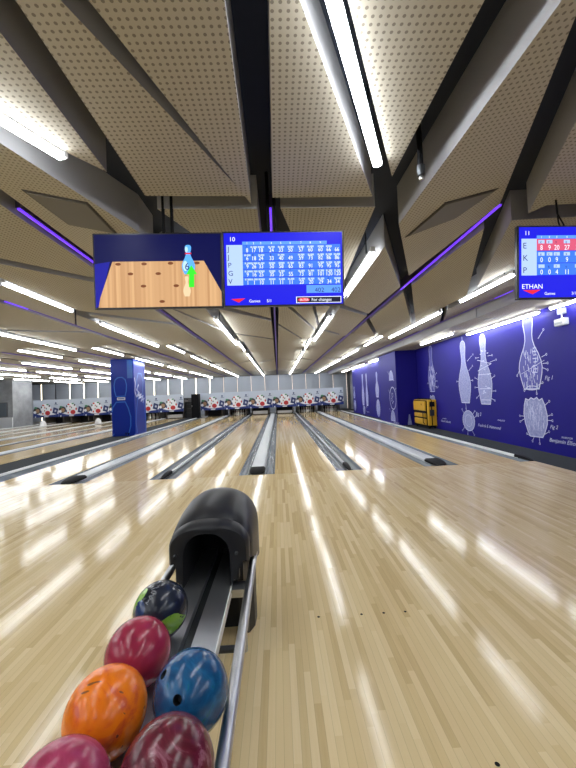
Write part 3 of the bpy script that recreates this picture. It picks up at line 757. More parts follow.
# ------------------------------------------------------------------ balls
RB = .108
def ball_mat(kind):
    m = principled('ball_' + kind, (.3, .1, .1), .22, spec=.42); q = NB(m); v, x, y, z = q.coords()
    if kind == 'orange':
        n = q.noise(v, 9, 4, .6, 1.2)
        c = q.ramp(n, [(.35, (.78, .20, .006)), (.52, (.72, .155, .006)), (.62, (.58, .08, .018)), (.72, (.78, .21, .03))])
        w = q.node('ShaderNodeTexVoronoi'); w.inputs['Scale'].default_value = 11; q.link(v, w.inputs['Vector'])
        sc_ = q.noise(q.combine(q.math('MULTIPLY', x, 14), q.math('MULTIPLY', y, 90), q.math('MULTIPLY', z, 40)), 1., 1)
        f = q.math('GREATER_THAN', sc_, .735)
        c = q.mix(q.math('MULTIPLY', f, .85), c, (.06, .03, .02))
    elif kind == 'red':
        n = q.noise(v, 7, 3, .5, .6)
        c = q.ramp(n, [(.35, (.25, .016, .045)), (.6, (.32, .024, .060)), (.75, (.42, .04, .05))])
    elif kind == 'pink':
        n = q.noise(v, 10, 4, .6, 1.5)
        c = q.ramp(n, [(.35, (.28, .024, .07)), (.55, (.37, .045, .11)), (.72, (.50, .18, .27))])
    elif kind == 'maroon':
        n = q.noise(v, 11, 5, .6, 2.2)
        c = q.ramp(n, [(.36, (.075, .006, .014)), (.55, (.125, .012, .026)), (.66, (.30, .11, .15)), (.76, (.12, .012, .026))])
    elif kind == 'blue':
        n = q.noise(v, 9, 4, .6, 1.6)
        c = q.ramp(n, [(.34, (.004, .042, .125)), (.52, (.006, .08, .20)), (.60, (.012, .115, .26)), (.66, (.008, .12, .14)), (.78, (.02, .16, .32))])
    else:
        n = q.noise(v, 5, 3, .5, .8)
        c = q.ramp(n, [(.40, (.010, .013, .022)), (.55, (.012, .018, .035)), (.62, (.012, .03, .07))])
    q.link(c, q.b.inputs['Base Color']); return m
M['hole'] = principled('ball_hole', (.01, .01, .01), .6)
def make_ball(kind, loc, holes, label, axis=(0, 0, 1)):
    bm = B(); bmesh.ops.create_uvsphere(bm, u_segments=48, v_segments=32, radius=RB)
    me = mesh_from(bm, 'bowling_ball', [ball_mat(kind), M['hole']]); smooth(me, 60)
    o = bpy.data.objects.new('bowling_ball', me); COL.objects.link(o)
    if holes:
        cb = B()
        for d in holes:
            d = Vector(d).normalized(); r = .0125
            tube(cb, [d * (RB - .035), d * (RB + .01)], r, 20, mi=0)
        cme = mesh_from(cb, 'cut', M['hole']); co = bpy.data.objects.new('cut', cme); COL.objects.link(co)
        md = o.modifiers.new('holes', 'BOOLEAN'); md.object = co; md.operation = 'DIFFERENCE'; md.solver = 'EXACT'
        try: md.material_mode = 'TRANSFER'
        except Exception: pass
        bpy.context.view_layer.update()
        nm = bpy.data.meshes.new_from_object(o.evaluated_get(bpy.context.evaluated_depsgraph_get()))
        o.modifiers.clear(); o.data = nm; bpy.data.objects.remove(co)
        smooth(nm, 35)
    o.location = loc
    return tag(o, label, 'bowling ball', 'bowling balls on the ball return')
ZB = .4745
down = [(.2, .5, -.8), (-.1, .6, -.8), (.05, .35, -.93)]
bk = make_ball('black', (BRX - .113, 1.505, ZB + .004), down, 'black bowling ball with lime green patches, nearest the hood')
make_ball('red', (BRX - .113, 1.267, ZB), down, 'plain dark red bowling ball between the black and orange balls')
make_ball('orange', (BRX - .113, 1.038, ZB), down, 'scuffed orange bowling ball on the left track')
make_ball('pink', (BRX - .113, .815, ZB), down, 'pinkish red bowling ball at the bottom left, cut off by the frame')
make_ball('blue', (BRX + .113, 1.085, ZB), [(-.13, -.85, .51), (-.66, -.24, .71)], 'marbled blue bowling ball with finger holes, on the right track')
make_ball('maroon', (BRX + .113, .858, ZB), down, 'marbled dark maroon bowling ball at the bottom of the right track')
M['lime'] = principled('lime_patch', (.16, .34, .03), .2, coat=.3); M['blue_patch'] = principled('blue_patch', (.012, .035, .12), .2, coat=.3); M['grey_script'] = principled('grey_script', (.18, .19, .21), .4)
def sphere_patch(c0, pts, lift=.0006):
    """polygon in angular coordinates around direction c0, laid on the ball"""
    c0 = Vector(c0).normalized(); a = c0.cross(Vector((0, 0, 1))).normalized(); b = a.cross(c0)
    bm = B(); n = len(pts); ctr = bm.verts.new(c0 * (RB + lift)); rings = []
    for f in (.33, .66, 1.):
        rings.append([bm.verts.new((c0 + a * math.tan(u * f) + b * math.tan(v * f)).normalized() * (RB + lift)) for u, v in pts])
    for k in range(n): bm.faces.new((ctr, rings[0][k], rings[0][(k + 1) % n]))
    for A, C in zip(rings, rings[1:]):
        for k in range(n): bm.faces.new((A[k], C[k], C[(k + 1) % n], A[(k + 1) % n]))
    bmesh.ops.recalc_face_normals(bm, faces=bm.faces)
    for f in bm.faces:
        if f.normal.dot(f.calc_center_median()) < 0: f.normal_flip()
    return bm
def blob(a, b, seed, n=18):
    q = random.Random(seed); ph = [q.random() * 6 for _ in range(3)]
    return [(a * math.cos(2 * PI * k / n) * (1 + .16 * math.sin(3 * 2 * PI * k / n + ph[0])), b * math.sin(2 * PI * k / n) * (1 + .14 * math.sin(2 * 2 * PI * k / n + ph[1]))) for k in range(n)]
part('green_patch', sphere_patch((-.80, -.25, .54), blob(.40, .52, 3)), M['lime'], bk, world=False, sm=True, label='lime green patch')
part('green_patch', sphere_patch((.62, -.76, -.16), blob(.62, .34, 5)), M['lime'], bk, world=False, sm=True, label='lime green patch')
part('blue_patch', sphere_patch((-.58, -.72, .38), blob(.34, .34, 8)), M['blue_patch'], bk, world=False, sm=True, label='dark blue patch')
# grey scribble on the black ball
def sphere_ribbon(c0, path, w, lift=.0012):
    c0 = Vector(c0).normalized(); a = c0.cross(Vector((0, 0, 1))).normalized(); b = a.cross(c0); bm = B()
    for (u0_, v0_), (u1, v1) in zip(path, path[1:]):
        d = Vector((u1 - u0_, v1 - v0_)); d.normalize(); nx, ny = -d.y * w, d.x * w
        q = [(u0_ + nx, v0_ + ny), (u0_ - nx, v0_ - ny), (u1 - nx, v1 - ny), (u1 + nx, v1 + ny)]
        f = bm.faces.new([bm.verts.new((c0 + a * u + b * v).normalized() * (RB + lift)) for u, v in q])
        f.normal_update()
        if f.normal.dot(f.calc_center_median()) < 0: f.normal_flip()
    return bm
scrib = []
rq = random.Random(11)
for i in range(26): scrib.append((-.12 + .24 * rq.random(), -.42 + .84 * i / 25))
part('grey_script', sphere_ribbon((-.14, -.46, .87), scrib, .012), M['grey_script'], bk, world=False, label='grey scribbled lettering')

# ------------------------------------------------------------------ blue mural: white drawings on the right wall
def wall_frame(xw):
    """u grows to the viewer's right (toward -Y); returns fn (y,z)->3D just off the wall"""
    return lambda y, z, k=0: (xw - .002 - .0008 * k, y, z)
def ribbon(bm, W, pts, w, k=1, closed=False):
    n = len(pts); rng = range(n if closed else n - 1)
    for i in rng:
        (y0, z0), (y1, z1) = pts[i], pts[(i + 1) % n]
        d = Vector((y1 - y0, z1 - z0))
        if d.length < 1e-6: continue
        d.normalize(); ny, nz = -d.y * w / 2, d.x * w / 2; e = d * w * .3
        f = bm.faces.new([bm.verts.new(W(a, b, k)) for a, b in ((y0 + ny - e.x, z0 + nz - e.y), (y0 - ny - e.x, z0 - nz - e.y), (y1 - ny + e.x, z1 - nz + e.y), (y1 + ny + e.x, z1 + nz + e.y))])
        f.normal_update()
        if f.normal.x > 0: f.normal_flip()
def fillp(bm, W, pts, k=0):
    f = bm.faces.new([bm.verts.new(W(a, b, k)) for a, b in pts]); f.normal_update()
    if f.normal.x > 0: f.normal_flip()
def wtext(bm, W, s, y, z, size, shear=.35, k=1):
    t = text_bm(s, size, shear); x = W(0, 0, k)[0]
    put(bm, t, Matrix(((0, 0, -1, x), (-1, 0, 0, y), (0, 1, 0, z), (0, 0, 0, 1))))
PINPROF = [(0, 0), (.18, .005), (.34, .03), (.42, .075), (.42, .12), (.36, .19), (.31, .27), (.32, .34), (.46, .43), (.74, .53), (.93, .63), (1., .71), (.94, .80), (.80, .90), (.64, 1.)]
def pin_pts(yc, zt, zb, wid):
    H = zt - zb
    r = [(yc - a * wid / 2, zt - b * H) for a, b in PINPROF]; l = [(yc + a * wid / 2, zt - b * H) for a, b in PINPROF]
    return r + l[::-1]
def ell(yc, zc, ry, rz, n=28): return [(yc + ry * math.cos(2 * PI * i / n), zc + rz * math.sin(2 * PI * i / n)) for i in range(n)]
def ticks(bm, W, lst, w=.012):
    for (y, z, dy, dz) in lst:
        ribbon(bm, W, [(y, z), (y + dy, z + dz)], w, 2); ribbon(bm, W, ell(y + dy * 1.25, z + dz * 1.25, .018, .022, 6), .009, 2, True)
def drawing(name, W, label, loc, fill=None, lines=None, ticklist=None, texts=None, faint=None, lw=.016):
    t = thing(name, loc, label, 'wall drawing', 'white drawings printed on the blue wall')
    if fill:
        bm = B()
        for f in fill: fillp(bm, W, f, 0)
        part('shading', bm, M['print_fill'], t)
    if faint:
        bm = B()
        for f in faint: fillp(bm, W, f, 0)
        part('faint_shading', bm, M['print_faint'], t)
    bm = B()
    for l in (lines or []): ribbon(bm, W, l[0], l[2] if len(l) > 2 else lw, 1, l[1])
    if ticklist: ticks(bm, W, ticklist)
    if len(bm.verts): part('outline', bm, M['print'], t)
    else: bm.free()
    if texts:
        bm = B()
        for s, y, z, sz in texts: wtext(bm, W, s, y, z, sz)
        part('handwriting', bm, M['print'], t)
    return t
W1 = wall_frame(WX)
P2 = pin_pts(9.67, 2.60, .885, .62)
drawing('pin_drawing', W1, 'solid shaded white pin drawing, left of the pair on the mural wall', (WX, 9.67, .885), fill=[P2], lines=[(P2, True), ([(9.67, .885), (9.65, .72)], False, .012), ([(9.67, 2.6), (9.67, 2.72)], False, .012)],
        ticklist=[(9.47, 2.02, -.24, .12), (9.42, 1.75, -.16, .1), (9.35, 1.49, -.08, 0), (9.98, 1.49, .08, 0), (9.66, .78, 0, -.06)])
P3 = pin_pts(8.71, 2.625, .875, .60)
rnd = random.Random(5)
lines3 = [(P3, True), ([(8.98, 2.0), (8.40, 1.86), (8.98, 1.72)], False), ([(8.98, 1.62), (8.42, 1.62)], False), ([(8.94, 1.26), (8.46, 1.26)], False), ([(8.88, .98), (8.52, .98)], False)]
for i in range(16):
    y = 8.55 + .3 * rnd.random(); z = 1.0 + 1.3 * rnd.random(); lines3.append(([(y, z), (y - .05, z)], False, .02))
drawing('pin_drawing', W1, 'cross-section pin drawing with bands, right of the pair on the mural wall', (WX, 8.71, .875), fill=[P3], lines=lines3,
        ticklist=[(8.52, 2.06, -.14, 0), (8.45, 1.9, -.2, .03), (8.42, 1.5, -.1, .05), (8.41, 1.2, -.1, 0), (8.46, 1.02, -.1, -.04), (8.98, 1.5, .12, .04), (9.0, 1.3, .12, 0), (8.98, 1.1, .1, -.06), (8.9, 2.06, .12, 0)])
C1 = ell(9.565, .40, .30, .275)
drawing('end_view_drawing', W1, 'round shaded end-view drawing below the solid white pin', (WX, 9.565, .125), fill=[C1], lines=[(C1, True), (ell(9.565, .40, .17, .16), True, .01)],
        ticklist=[(9.80, .2, .09, -.08), (9.62, .13, .02, -.09), (9.42, .16, -.08, -.1), (9.27, .5, -.09, .05), (9.33, .6, -.08, .06), (9.8, .6, .06, .08)],
        texts=[('Fig 3', 9.20, .565, .13), ('Fredrick E. Hammond', 9.12, .29, .105), ('INVENTOR', 8.28, .49, .055)])
P4 = pin_pts(7.09, 2.74, 1.23, .66)
P4 = [(y, z) for y, z in P4]
body = [(7.36, 1.66), (7.30, 1.95), (7.2, 2.1), (7.1, 2.0), (7.02, 2.08), (6.92, 1.8), (6.86, 1.6), (6.95, 1.36), (7.2, 1.34)]
l4 = [(P4, True, .022)]
for i in range(46):
    y = 6.86 + .46 * rnd.random(); z = 1.30 + .75 * rnd.random(); l4.append(([(y, z), (y - .03 + .05 * rnd.random(), z - .09)], False, .014))
for i in range(8): l4.append(([(6.98 + .02 * (i % 2), 2.05 - i * .07), (6.90, 2.05 - i * .07)], False, .02))
l4 += [(ell(7.0, 1.62, .06, .07, 12), True), ([(7.36, 1.55), (6.70, 1.78)], False, .01), (ell(7.08, 1.25, .17, .04, 16), True)]
drawing('pin_drawing', W1, 'open line pin drawing with mechanism inside, rightmost pin on the mural wall', (WX, 7.09, 1.23), faint=[P4], lines=l4,
        ticklist=[(6.82, 2.22, -.12, .12), (6.76, 1.85, -.1, .03), (6.74, 1.72, -.1, 0), (6.75, 1.64, -.1, -.04), (7.42, 1.62, .06, -.08), (6.9, 1.3, -.1, .04), (7.2, 1.26, .08, -.05), (6.95, 1.22, 0, -.07)], texts=[('Fig 1', 6.72, 1.40, .11)])
P5 = [(7.28, 1.03), (7.33, .9), (7.36, .72), (7.33, .52), (7.26, .34), (7.2, .26), (6.86, .27), (6.80, .36), (6.72, .54), (6.71, .72), (6.76, .92), (6.82, 1.04), (6.9, 1.0), (6.96, 1.06), (7.04, 1.02), (7.12, 1.05), (7.2, 1.0)]
l5 = [(P5, True, .018)]
for i in range(40):
    y = 6.80 + .46 * rnd.random(); z = .38 + .52 * rnd.random(); l5.append(([(y, z), (y, z + .1)], False, .010))
drawing('barrel_drawing', W1, 'barrel-shaped wood grain drawing below the rightmost pin on the mural wall', (WX, 7.04, .25), fill=[P5], lines=l5,
        ticklist=[(6.76, .9, -.1, .07), (6.70, .7, -.09, .03), (6.70, .62, -.09, 0), (7.36, .66, .1, 0), (7.36, .6, .1, -.05), (6.8, .34, -.09, .05), (7.2, .26, .08, .03), (7.1, .25, .04, -.07), (6.95, .25, 0, -.09)],
        texts=[('Fig 2', 6.66, .47, .10), ('Benjamin Elliott, Jr', 6.70, .215, .105), ('INVENTOR', 6.40, .315, .05)])
P1_ = pin_pts(11.73, 2.74, 1.21, .52)
l1 = [(P1_, True)]
for i in range(46):
    y = 11.55 + .36 * rnd.random(); z = 1.28 + .85 * rnd.random(); l1.append(([(y, z), (y - .02, z - .13)], False, .02))
drawing('pin_drawing', W1, 'scratchy white pin drawing above the yellow machine', (WX, 11.73, 1.21), faint=[P1_], lines=l1,
        ticklist=[(11.48, 1.75, -.1, .05), (11.47, 1.55, -.1, 0), (11.5, 1.4, -.1, -.05), (11.98, 1.5, .08, 0)], texts=[('Fig 5', 11.45, 1.33, .09)])
drawing('writing_drawing', W1, 'short handwritten white caption right of the yellow machine', (WX, 11.0, .25), texts=[('INVENTOR', 11.1, .34, .05), ('Edward Collender', 11.22, .25, .085)])
b1 = [(11.94, 1.0), (11.9, 1.08), (11.8, 1.04), (11.72, 1.09), (11.62, 1.05), (11.58, .98), (11.6, .9), (11.95, .9)]
drawing('barrel_drawing', W1, 'top of a barrel drawing just showing over the yellow machine', (WX, 11.76, .9), fill=[b1], lines=[(b1, True)])
# pilaster side
W2 = wall_frame(4.37)
def dome(yc, zb, ry, rz, n=14): return [(yc + ry * math.cos(PI * i / n), zb + rz * math.sin(PI * i / n)) for i in range(n + 1)]
d1 = dome(13.5, 1.70, .24, .36); drawing('dome_drawing', W2, 'shaded dome drawing high on the projecting corner of the mural wall', (4.37, 13.5, 1.7), fill=[d1], lines=[(d1, True)], ticklist=[(13.74, 1.9, .1, .1), (13.3, 1.7, -.08, -.03)])
cR = ell(13.42, 1.0, .36, .42); drawing('ball_drawing', W2, 'white ring-shaped ball drawing midway up the projecting corner', (4.37, 13.42, .58), lines=[(cR, True, .035), (ell(13.46, 1.12, .07, .08, 12), True, .02), (ell(13.55, .95, .05, .06, 12), True, .02), ([(13.5, .8), (13.35, .9)], False, .03)], ticklist=[(13.75, 1.2, .1, .08), (13.1, 1.3, -.06, .06)])
d3 = dome(13.5, .14, .25, .40); drawing('dome_drawing', W2, 'shaded dome drawing low on the projecting corner of the mural wall', (4.37, 13.5, .14), fill=[d3], lines=[(d3, True)], ticklist=[(13.78, .48, .06, .08)], texts=[('Edw Collender', 13.45, .06, .10)])
W3 = wall_frame(4.75)
for yc, a, b, ww, lab in ((19.7, 2.26, .53, .42, 'left solid white pin drawing on the far mural wall'), (18.85, 2.24, .53, .40, 'right solid white pin drawing on the far mural wall')):
    p_ = pin_pts(yc, a, b, ww * 1.3); drawing('pin_drawing', W3, lab, (4.75, yc, b), fill=[p_], lines=[(p_, True)])
p_ = pin_pts(16.85, 2.2, 1.0, .55); drawing('pin_drawing', W3, 'sketchy pin drawing near the corner on the far mural wall', (4.75, 16.85, 1.0), fill=[p_], lines=[(p_, True)])
p_ = ell(16.8, .48, .30, .40); drawing('barrel_drawing', W3, 'barrel drawing low near the corner on the far mural wall', (4.75, 16.8, .08), fill=[p_], lines=[(p_, True)], texts=[('B. Elliott', 16.4, .1, .14)])
p_ = ell(19.6, .26, .24, .22); drawing('end_view_drawing', W3, 'small round end-view drawing low on the far mural wall', (4.75, 19.6, .04), fill=[p_], lines=[(p_, True)], texts=[('Fig 3', 19.2, .40, .12), ('F. Hammond', 19.2, .16, .12)])
p_ = pin_pts(22.0, 1.6, .9, .5); drawing('pin_drawing', W3, 'faint pin drawing at the farthest end of the mural wall', (4.75, 22.0, .9), fill=[p_], lines=[(p_, True)])
p_ = ell(21.9, .45, .28, .32); drawing('barrel_drawing', W3, 'faint barrel drawing at the farthest end of the mural wall', (4.75, 21.9, .13), fill=[p_], lines=[(p_, True)])
# small cone-like drawing on the pilaster front beside the machine
bm = B(); pts = [(4.72, .02), (4.88, .02), (4.84, .26), (4.82, .40), (4.78, .40), (4.76, .26)]
f = bm.faces.new([bm.verts.new((x, 12.947, z)) for x, z in pts]); f.normal_update()
if f.normal.y > 0: f.normal_flip()
single('bottle_drawing', bm, M['print_fill'], 'small pale bottle shape printed low on the wall left of the yellow machine', 'wall drawing', 'white drawings printed on the blue wall')

# emergency light on the mural wall
t = thing('emergency_light', (WX, 6.17, 2.35), 'white emergency light box mounted high on the mural wall', 'wall light')
bm = B(); box(bm, WX - .10, WX, 6.06, 6.29, 2.355, 2.48, bev=.015); part('box', bm, M['white'], t)
bm = B(); box(bm, WX - .112, WX - .10, 6.09, 6.26, 2.38, 2.42, bev=.004); part('lens', bm, M['blind'], t)
bm = B(); box(bm, WX - .07, WX, 6.10, 6.24, 2.56, 2.66, bev=.01); part('sensor', bm, M['blind'], t)
bm = B(); tube(bm, [(WX - .04, 6.17, 2.48), (WX - .04, 6.17, 2.565)], .012, 8); part('conduit', bm, M['white'], t)

# ------------------------------------------------------------------ yellow lane machine
t = thing('lane_machine', (5.0, 12.0, 0), 'yellow lane cleaning machine standing on end on the carpet against the mural wall', 'cleaning machine')
x0, x1, y0, y1 = 4.88, 5.165, 11.48, 12.66
bm = B(); box(bm, x0, x1, y0, y1, .07, .95, bev=.02); part('body', bm, M['yellow'], t)
bm = B(); box(bm, x0 - .05, x0 + .01, y0 + .16, y1 - .06, .58, .90, bev=.02); part('upper_cover', bm, M['yellow'], t)
bm = B(); box(bm, x0 - .065, x0 + .01, y0 + .22, y1 - .12, .36, .50, bev=.03); part('handle_cover', bm, M['yellow'], t)
bm = B(); box(bm, x0 - .055, x0 + .01, y0 + .14, y1 - .10, .12, .32, bev=.03); part('lower_cover', bm, M['yellow'], t)
for za, zb2 in ((.50, .575), (.32, .36), (.90, .925)):
    bm = B(); box(bm, x0 - .03, x0 + .004, y0 + .10, y1 - .06, za, zb2); part('dark_slot', bm, M['black'], t)
bm = B(); box(bm, x0 - .012, x0 + .25, y0 - .008, y1 + .008, .05, .105); part('base_skirt', bm, M['black'], t)
for yy in (y0 + .10, y1 - .08):
    bm = B(); box(bm, x0 - .02, x0 + .004, yy - .018, yy + .018, .10, .92); part('corner_seam', bm, M['black'], t)
bm = B(); box(bm, x0 + .10, x0 + .13, y0 - .012, y0 + .004, .11, .93); part('side_seam', bm, M['black'], t)
bm = B(); tube(bm, [(x0 - .05, y0 + .2, .54), (x0 - .10, y0 + .2, .50), (x0 - .10, y0 + .2, .20), (x0 - .05, y0 + .2, .14)], .012, 8); part('grab_bar', bm, M['black'], t, sm=True)
bm = B(); box(bm, x0 + .05, x0 + .22, y0 - .02, y0 + .01, .72, .88, bev=.01); part('control_panel', bm, M['black'], t)
bm = B(); box(bm, x0 + .05, x0 + .2, y0 - .015, y0 + .01, .42, .62, bev=.01); part('hose_cover', bm, M['dark_steel'], t)
bm = B(); box(bm, x0 + .10, x0 + .14, y0 + .02, y1 - .04, .945, .985, bev=.01); part('top_bar', bm, M['black'], t)
bm = B(); box(bm, x0 - .052, x0 - .04, y0 + .40, y0 + .44, .76, .82); part('latch', bm, M['black'], t)
for yy in (y0 + .08, y1 - .08):
    for xx in (x0 + .05, x1 - .05):
        bm = B(); tube(bm, [(xx - .02, yy, .045), (xx + .02, yy, .045)], .045, 14); part('wheel', bm, M['black'], t, sm=True)

# ------------------------------------------------------------------ blue column
cx0, cx1, cy0, cy1 = -6.365, -5.485, 13.72, 14.88
col = thing('column', ((cx0 + cx1) / 2, (cy0 + cy1) / 2, 0), 'square blue column with pale pin outlines standing on the carpet aisle', 'column')
bm = B(); box(bm, cx0, cx1, cy0, cy1, -.004, HC + 1.6, bev=.02); part('shaft', bm, M['column_blue'], col)
cf = lambda x, z, k=0: (x, cy0 - .002 - .001 * k, z)
def cribbon(bm, W, pts, w, k=1, closed=False):
    n = len(pts)
    for i in range(n if closed else n - 1):
        a, b = Vector(pts[i]), Vector(pts[(i + 1) % n]); d = (b - a)
        if d.length < 1e-6: continue
        d.normalize(); nn = Vector((-d.y, d.x)) * w / 2; e = d * w * .3
        f = bm.faces.new([bm.verts.new(W(p.x, p.y, k)) for p in (a + nn - e, a - nn - e, b - nn + e, b + nn + e)])
        f.normal_update()
        if (f.normal.y > .1) or (f.normal.x < -.1): f.normal_flip()
xm = cx0 + .36
bm = B(); head = [(xm - .17, 1.52), (xm - .22, 1.72), (xm - .235, 1.95), (xm - .19, 2.15), (xm - .08, 2.24), (xm + .08, 2.24), (xm + .19, 2.15), (xm + .235, 1.95), (xm + .22, 1.72), (xm + .17, 1.52)]
cribbon(bm, cf, head, .035, closed=True)
cribbon(bm, cf, [(cx0 + .02, .95), (cx0 + .05, 1.1), (xm - .17, 1.30), (xm + .17, 1.30), (xm + .28, 1.05), (xm + .36, .72), (xm + .35, .38), (xm + .28, .12)], .04)
cribbon(bm, cf, [(cx0 + .02, .03), (cx0 + .07, .10)], .03); part('pin_outline', bm, M['column_line'], col)
bm = B(); box(bm, xm - .13, xm + .17, cy0 - .012, cy0 - .001, 1.375, 1.475); part('sign_plate', bm, M['white'], col, label='small white sign')
bm = B(); box(bm, xm - .10, xm + .14, cy0 - .0135, cy0 - .012, 1.41, 1.445); part('sign_stripe', bm, M['column_pale'], col)
bm = B(); box(bm, cx1 - .25, cx1 - .05, cy0 - .004, cy0 - .001, 2.2, 2.9); part('pale_patch', bm, M['column_pale'], col, label='paler blue vertical patch')
bm = B(); box(bm, xm + .12, xm + .30, cy0 - .01, cy0, .10, .12); box(bm, xm + .15, xm + .18, cy0 - .01, cy0, .02, .101); box(bm, xm + .24, xm + .27, cy0 - .01, cy0, .02, .101); part('floor_socket', bm, M['black'], col)
cs = lambda y, z, k=0: (cx1 + .002 + .001 * k, y, z)
bm = B(); ym = 14.3
cribbon(bm, cs, [(ym - .4, .1), (ym - .5, .5), (ym - .4, 1.0), (ym - .28, 1.35), (ym - .25, 1.7), (ym - .33, 2.1), (ym - .16, 2.4), (ym + .16, 2.4), (ym + .33, 2.1), (ym + .25, 1.7), (ym + .28, 1.35), (ym + .4, 1.0), (ym + .5, .5), (ym + .4, .1)], .05)
part('pin_outline', bm, M['column_line'], col)
bm = B(); pth = [(ym - .15, 1.95), (ym - .35, 1.75), (ym - .1, 1.62), (ym - .42, 1.48), (ym + .1, 1.58), (ym - .2, 1.40), (ym + .3, 1.52), (ym + .05, 1.30), (ym + .4, 1.42), (ym + .25, 1.25)]
cribbon(bm, cs, pth, .06); cribbon(bm, cs, [(ym - .52, 2.2), (ym - .45, 2.0), (ym - .53, 1.7), (ym - .42, 1.5)], .05); part('white_script', bm, M['print'], col, label='white scrawled lettering')

# ------------------------------------------------------------------ pin-deck end: masking panels, machinery, cabinet
MY = 24.1
def make_mask(x0, w, label):
    t = thing('masking_panel', (x0 + w / 2, MY, .42), label, 'masking panel', 'printed masking panels over the pin decks')
    f = lambda u, v, k=0: (x0 + u * w, MY - .002 - .0015 * k, .42 + v * 1.2)
    bm = B(); box(bm, x0 + .004, x0 + w - .004, MY, MY + .05, .47, 1.62); part('board', bm, M['mask_sky'], t)
    def pf(name, pts, m, k):
        bm = B(); fc = bm.faces.new([bm.verts.new(f(u, v, k)) for u, v in pts]); fc.normal_update()
        if fc.normal.y > 0: fc.normal_flip()
        part(name, bm, m, t)
    pf('blue_band', [(.004, .04), (.996, .04), (.996, .22), (.85, .17), (.7, .15), (.5, .12), (.3, .15), (.12, .24), (.004, .30)], M['mask_blue'], 1)
    pf('white_cloud', [(.004, .30), (.12, .24), (.3, .15), (.5, .12), (.7, .15), (.85, .17), (.996, .22), (.996, .42), (.8, .34), (.72, .45), (.3, .35), (.1, .42), (.004, .40)], M['mask_fluff'], 1)
    e = lambda u, v, a, b, n=14: [(u + a * math.cos(2 * PI * i / n), v + b * math.sin(2 * PI * i / n)) for i in range(n)]
    pf('dark_ball_picture', e(.15, .42, .145, .19), M['mask_dark'], 2); pf('tan_ball_picture', e(.17, .40, .08, .11), M['mask_tan'], 3); pf('pale_ball_picture', e(.07, .33, .055, .08), M['mask_fluff'], 3)
    pf('green_cap_picture', e(.10, .58, .06, .05), M['mask_green'], 3)
    pf('pin_cluster_picture', [(.27, .24), (.30, .46), (.40, .76), (.58, .80), (.70, .60), (.74, .34), (.62, .12), (.38, .14)], M['mask_fluff'], 4)
    for (u, v, a, b, m) in ((.40, .70, .045, .045, 'mask_red'), (.57, .74, .05, .04, 'mask_green'), (.64, .66, .03, .06, 'mask_dark'), (.33, .60, .025, .06, 'mask_dark'), (.52, .52, .02, .05, 'mask_dark'), (.45, .40, .02, .05, 'mask_tan'), (.30, .34, .035, .09, 'mask_navy'), (.70, .44, .03, .07, 'mask_red'), (.46, .58, .02, .06, 'mask_red'), (.38, .24, .03, .05, 'mask_red')):
        pf('cluster_spot', e(u, v, a, b, 10), M[m], 5)
    pf('red_ball_picture', e(.57, .27, .10, .125), M['mask_red'], 6)
    pf('card_picture', [(.75, .26), (.81, .58), (.995, .48), (.94, .18)], M['mask_navy'], 5); pf('card_face', [(.84, .34), (.86, .45), (.92, .41), (.90, .31)], M['mask_sky'], 6)
    pf('crest_picture', e(.90, .80, .035, .05, 8), M['mask_navy'], 4); pf('crest_line', [(.84, .70), (.97, .70), (.97, .725), (.84, .725)], M['mask_navy'], 4)
    pf('lane_plate', [(.42, .045), (.60, .045), (.60, .10), (.42, .10)], M['mask_fluff'], 6); pf('lane_plate', [(.06, .03), (.11, .03), (.11, .11), (.06, .11)], M['mask_fluff'], 6)
    for xx in (x0 + .02, x0 + w - .05):
        bm = B(); box(bm, xx, xx + .03, MY + .05, MY + .19, .5, 1.5); part('side_frame', bm, M['machine_dark'], t)
MW = 1.615
for i in range(6): make_mask(-5.24 + MW * i, MW, f'printed masking panel, {ORD[i+1]} from the black cabinet toward the mural wall')
MW2 = 1.655
for i in range(6): make_mask(-16.31 + MW2 * i, MW2, f'printed masking panel, {ORD[i+1]} from the concrete wall toward the column')
PDESC = dict(E='lane nearest the mural wall', D='second lane from the mural wall', C='lane just right of the central divider', B='lane just left of the central divider',
             A='second lane right of the carpet aisle', F='first lane right of the carpet aisle', G='first lane left of the carpet aisle', H='second lane left of the carpet aisle',
             I='third lane left of the carpet aisle', J='fourth lane left of the carpet aisle', K='fifth lane left of the carpet aisle', L='lane beside the concrete wall')
for k, (a, b) in ed.items():
    c = (a + b) / 2
    t = thing('pinsetter', (c, 25.9, 0), 'dark pinsetter behind the ' + PDESC[k], 'pinsetter', 'pinsetters at the lane ends')
    bm = B(); box(bm, a - .08, b + .08, 25.45, 27.2, -.119, 1.35); part('housing', bm, M['machine_dark'], t)
    bm = B(); box(bm, a + .02, b - .02, 24.35, 25.45, .62, 1.3); part('overhead_frame', bm, M['machine_dark'], t)
    for xx in (a - .075, b + .025):
        bm = B(); box(bm, xx, xx + .05, 24.3, 25.4, 0.06, 1.2); part('kickback', bm, M['kick'], t)
    if k in 'BCGI':
        bm = B(); box(bm, a + .03, b - .03, 24.28, 24.33, .05, .26 if k != 'C' else .22); part('sweep_bar', bm, M['lamp_body'], t, label='grey sweep bar')
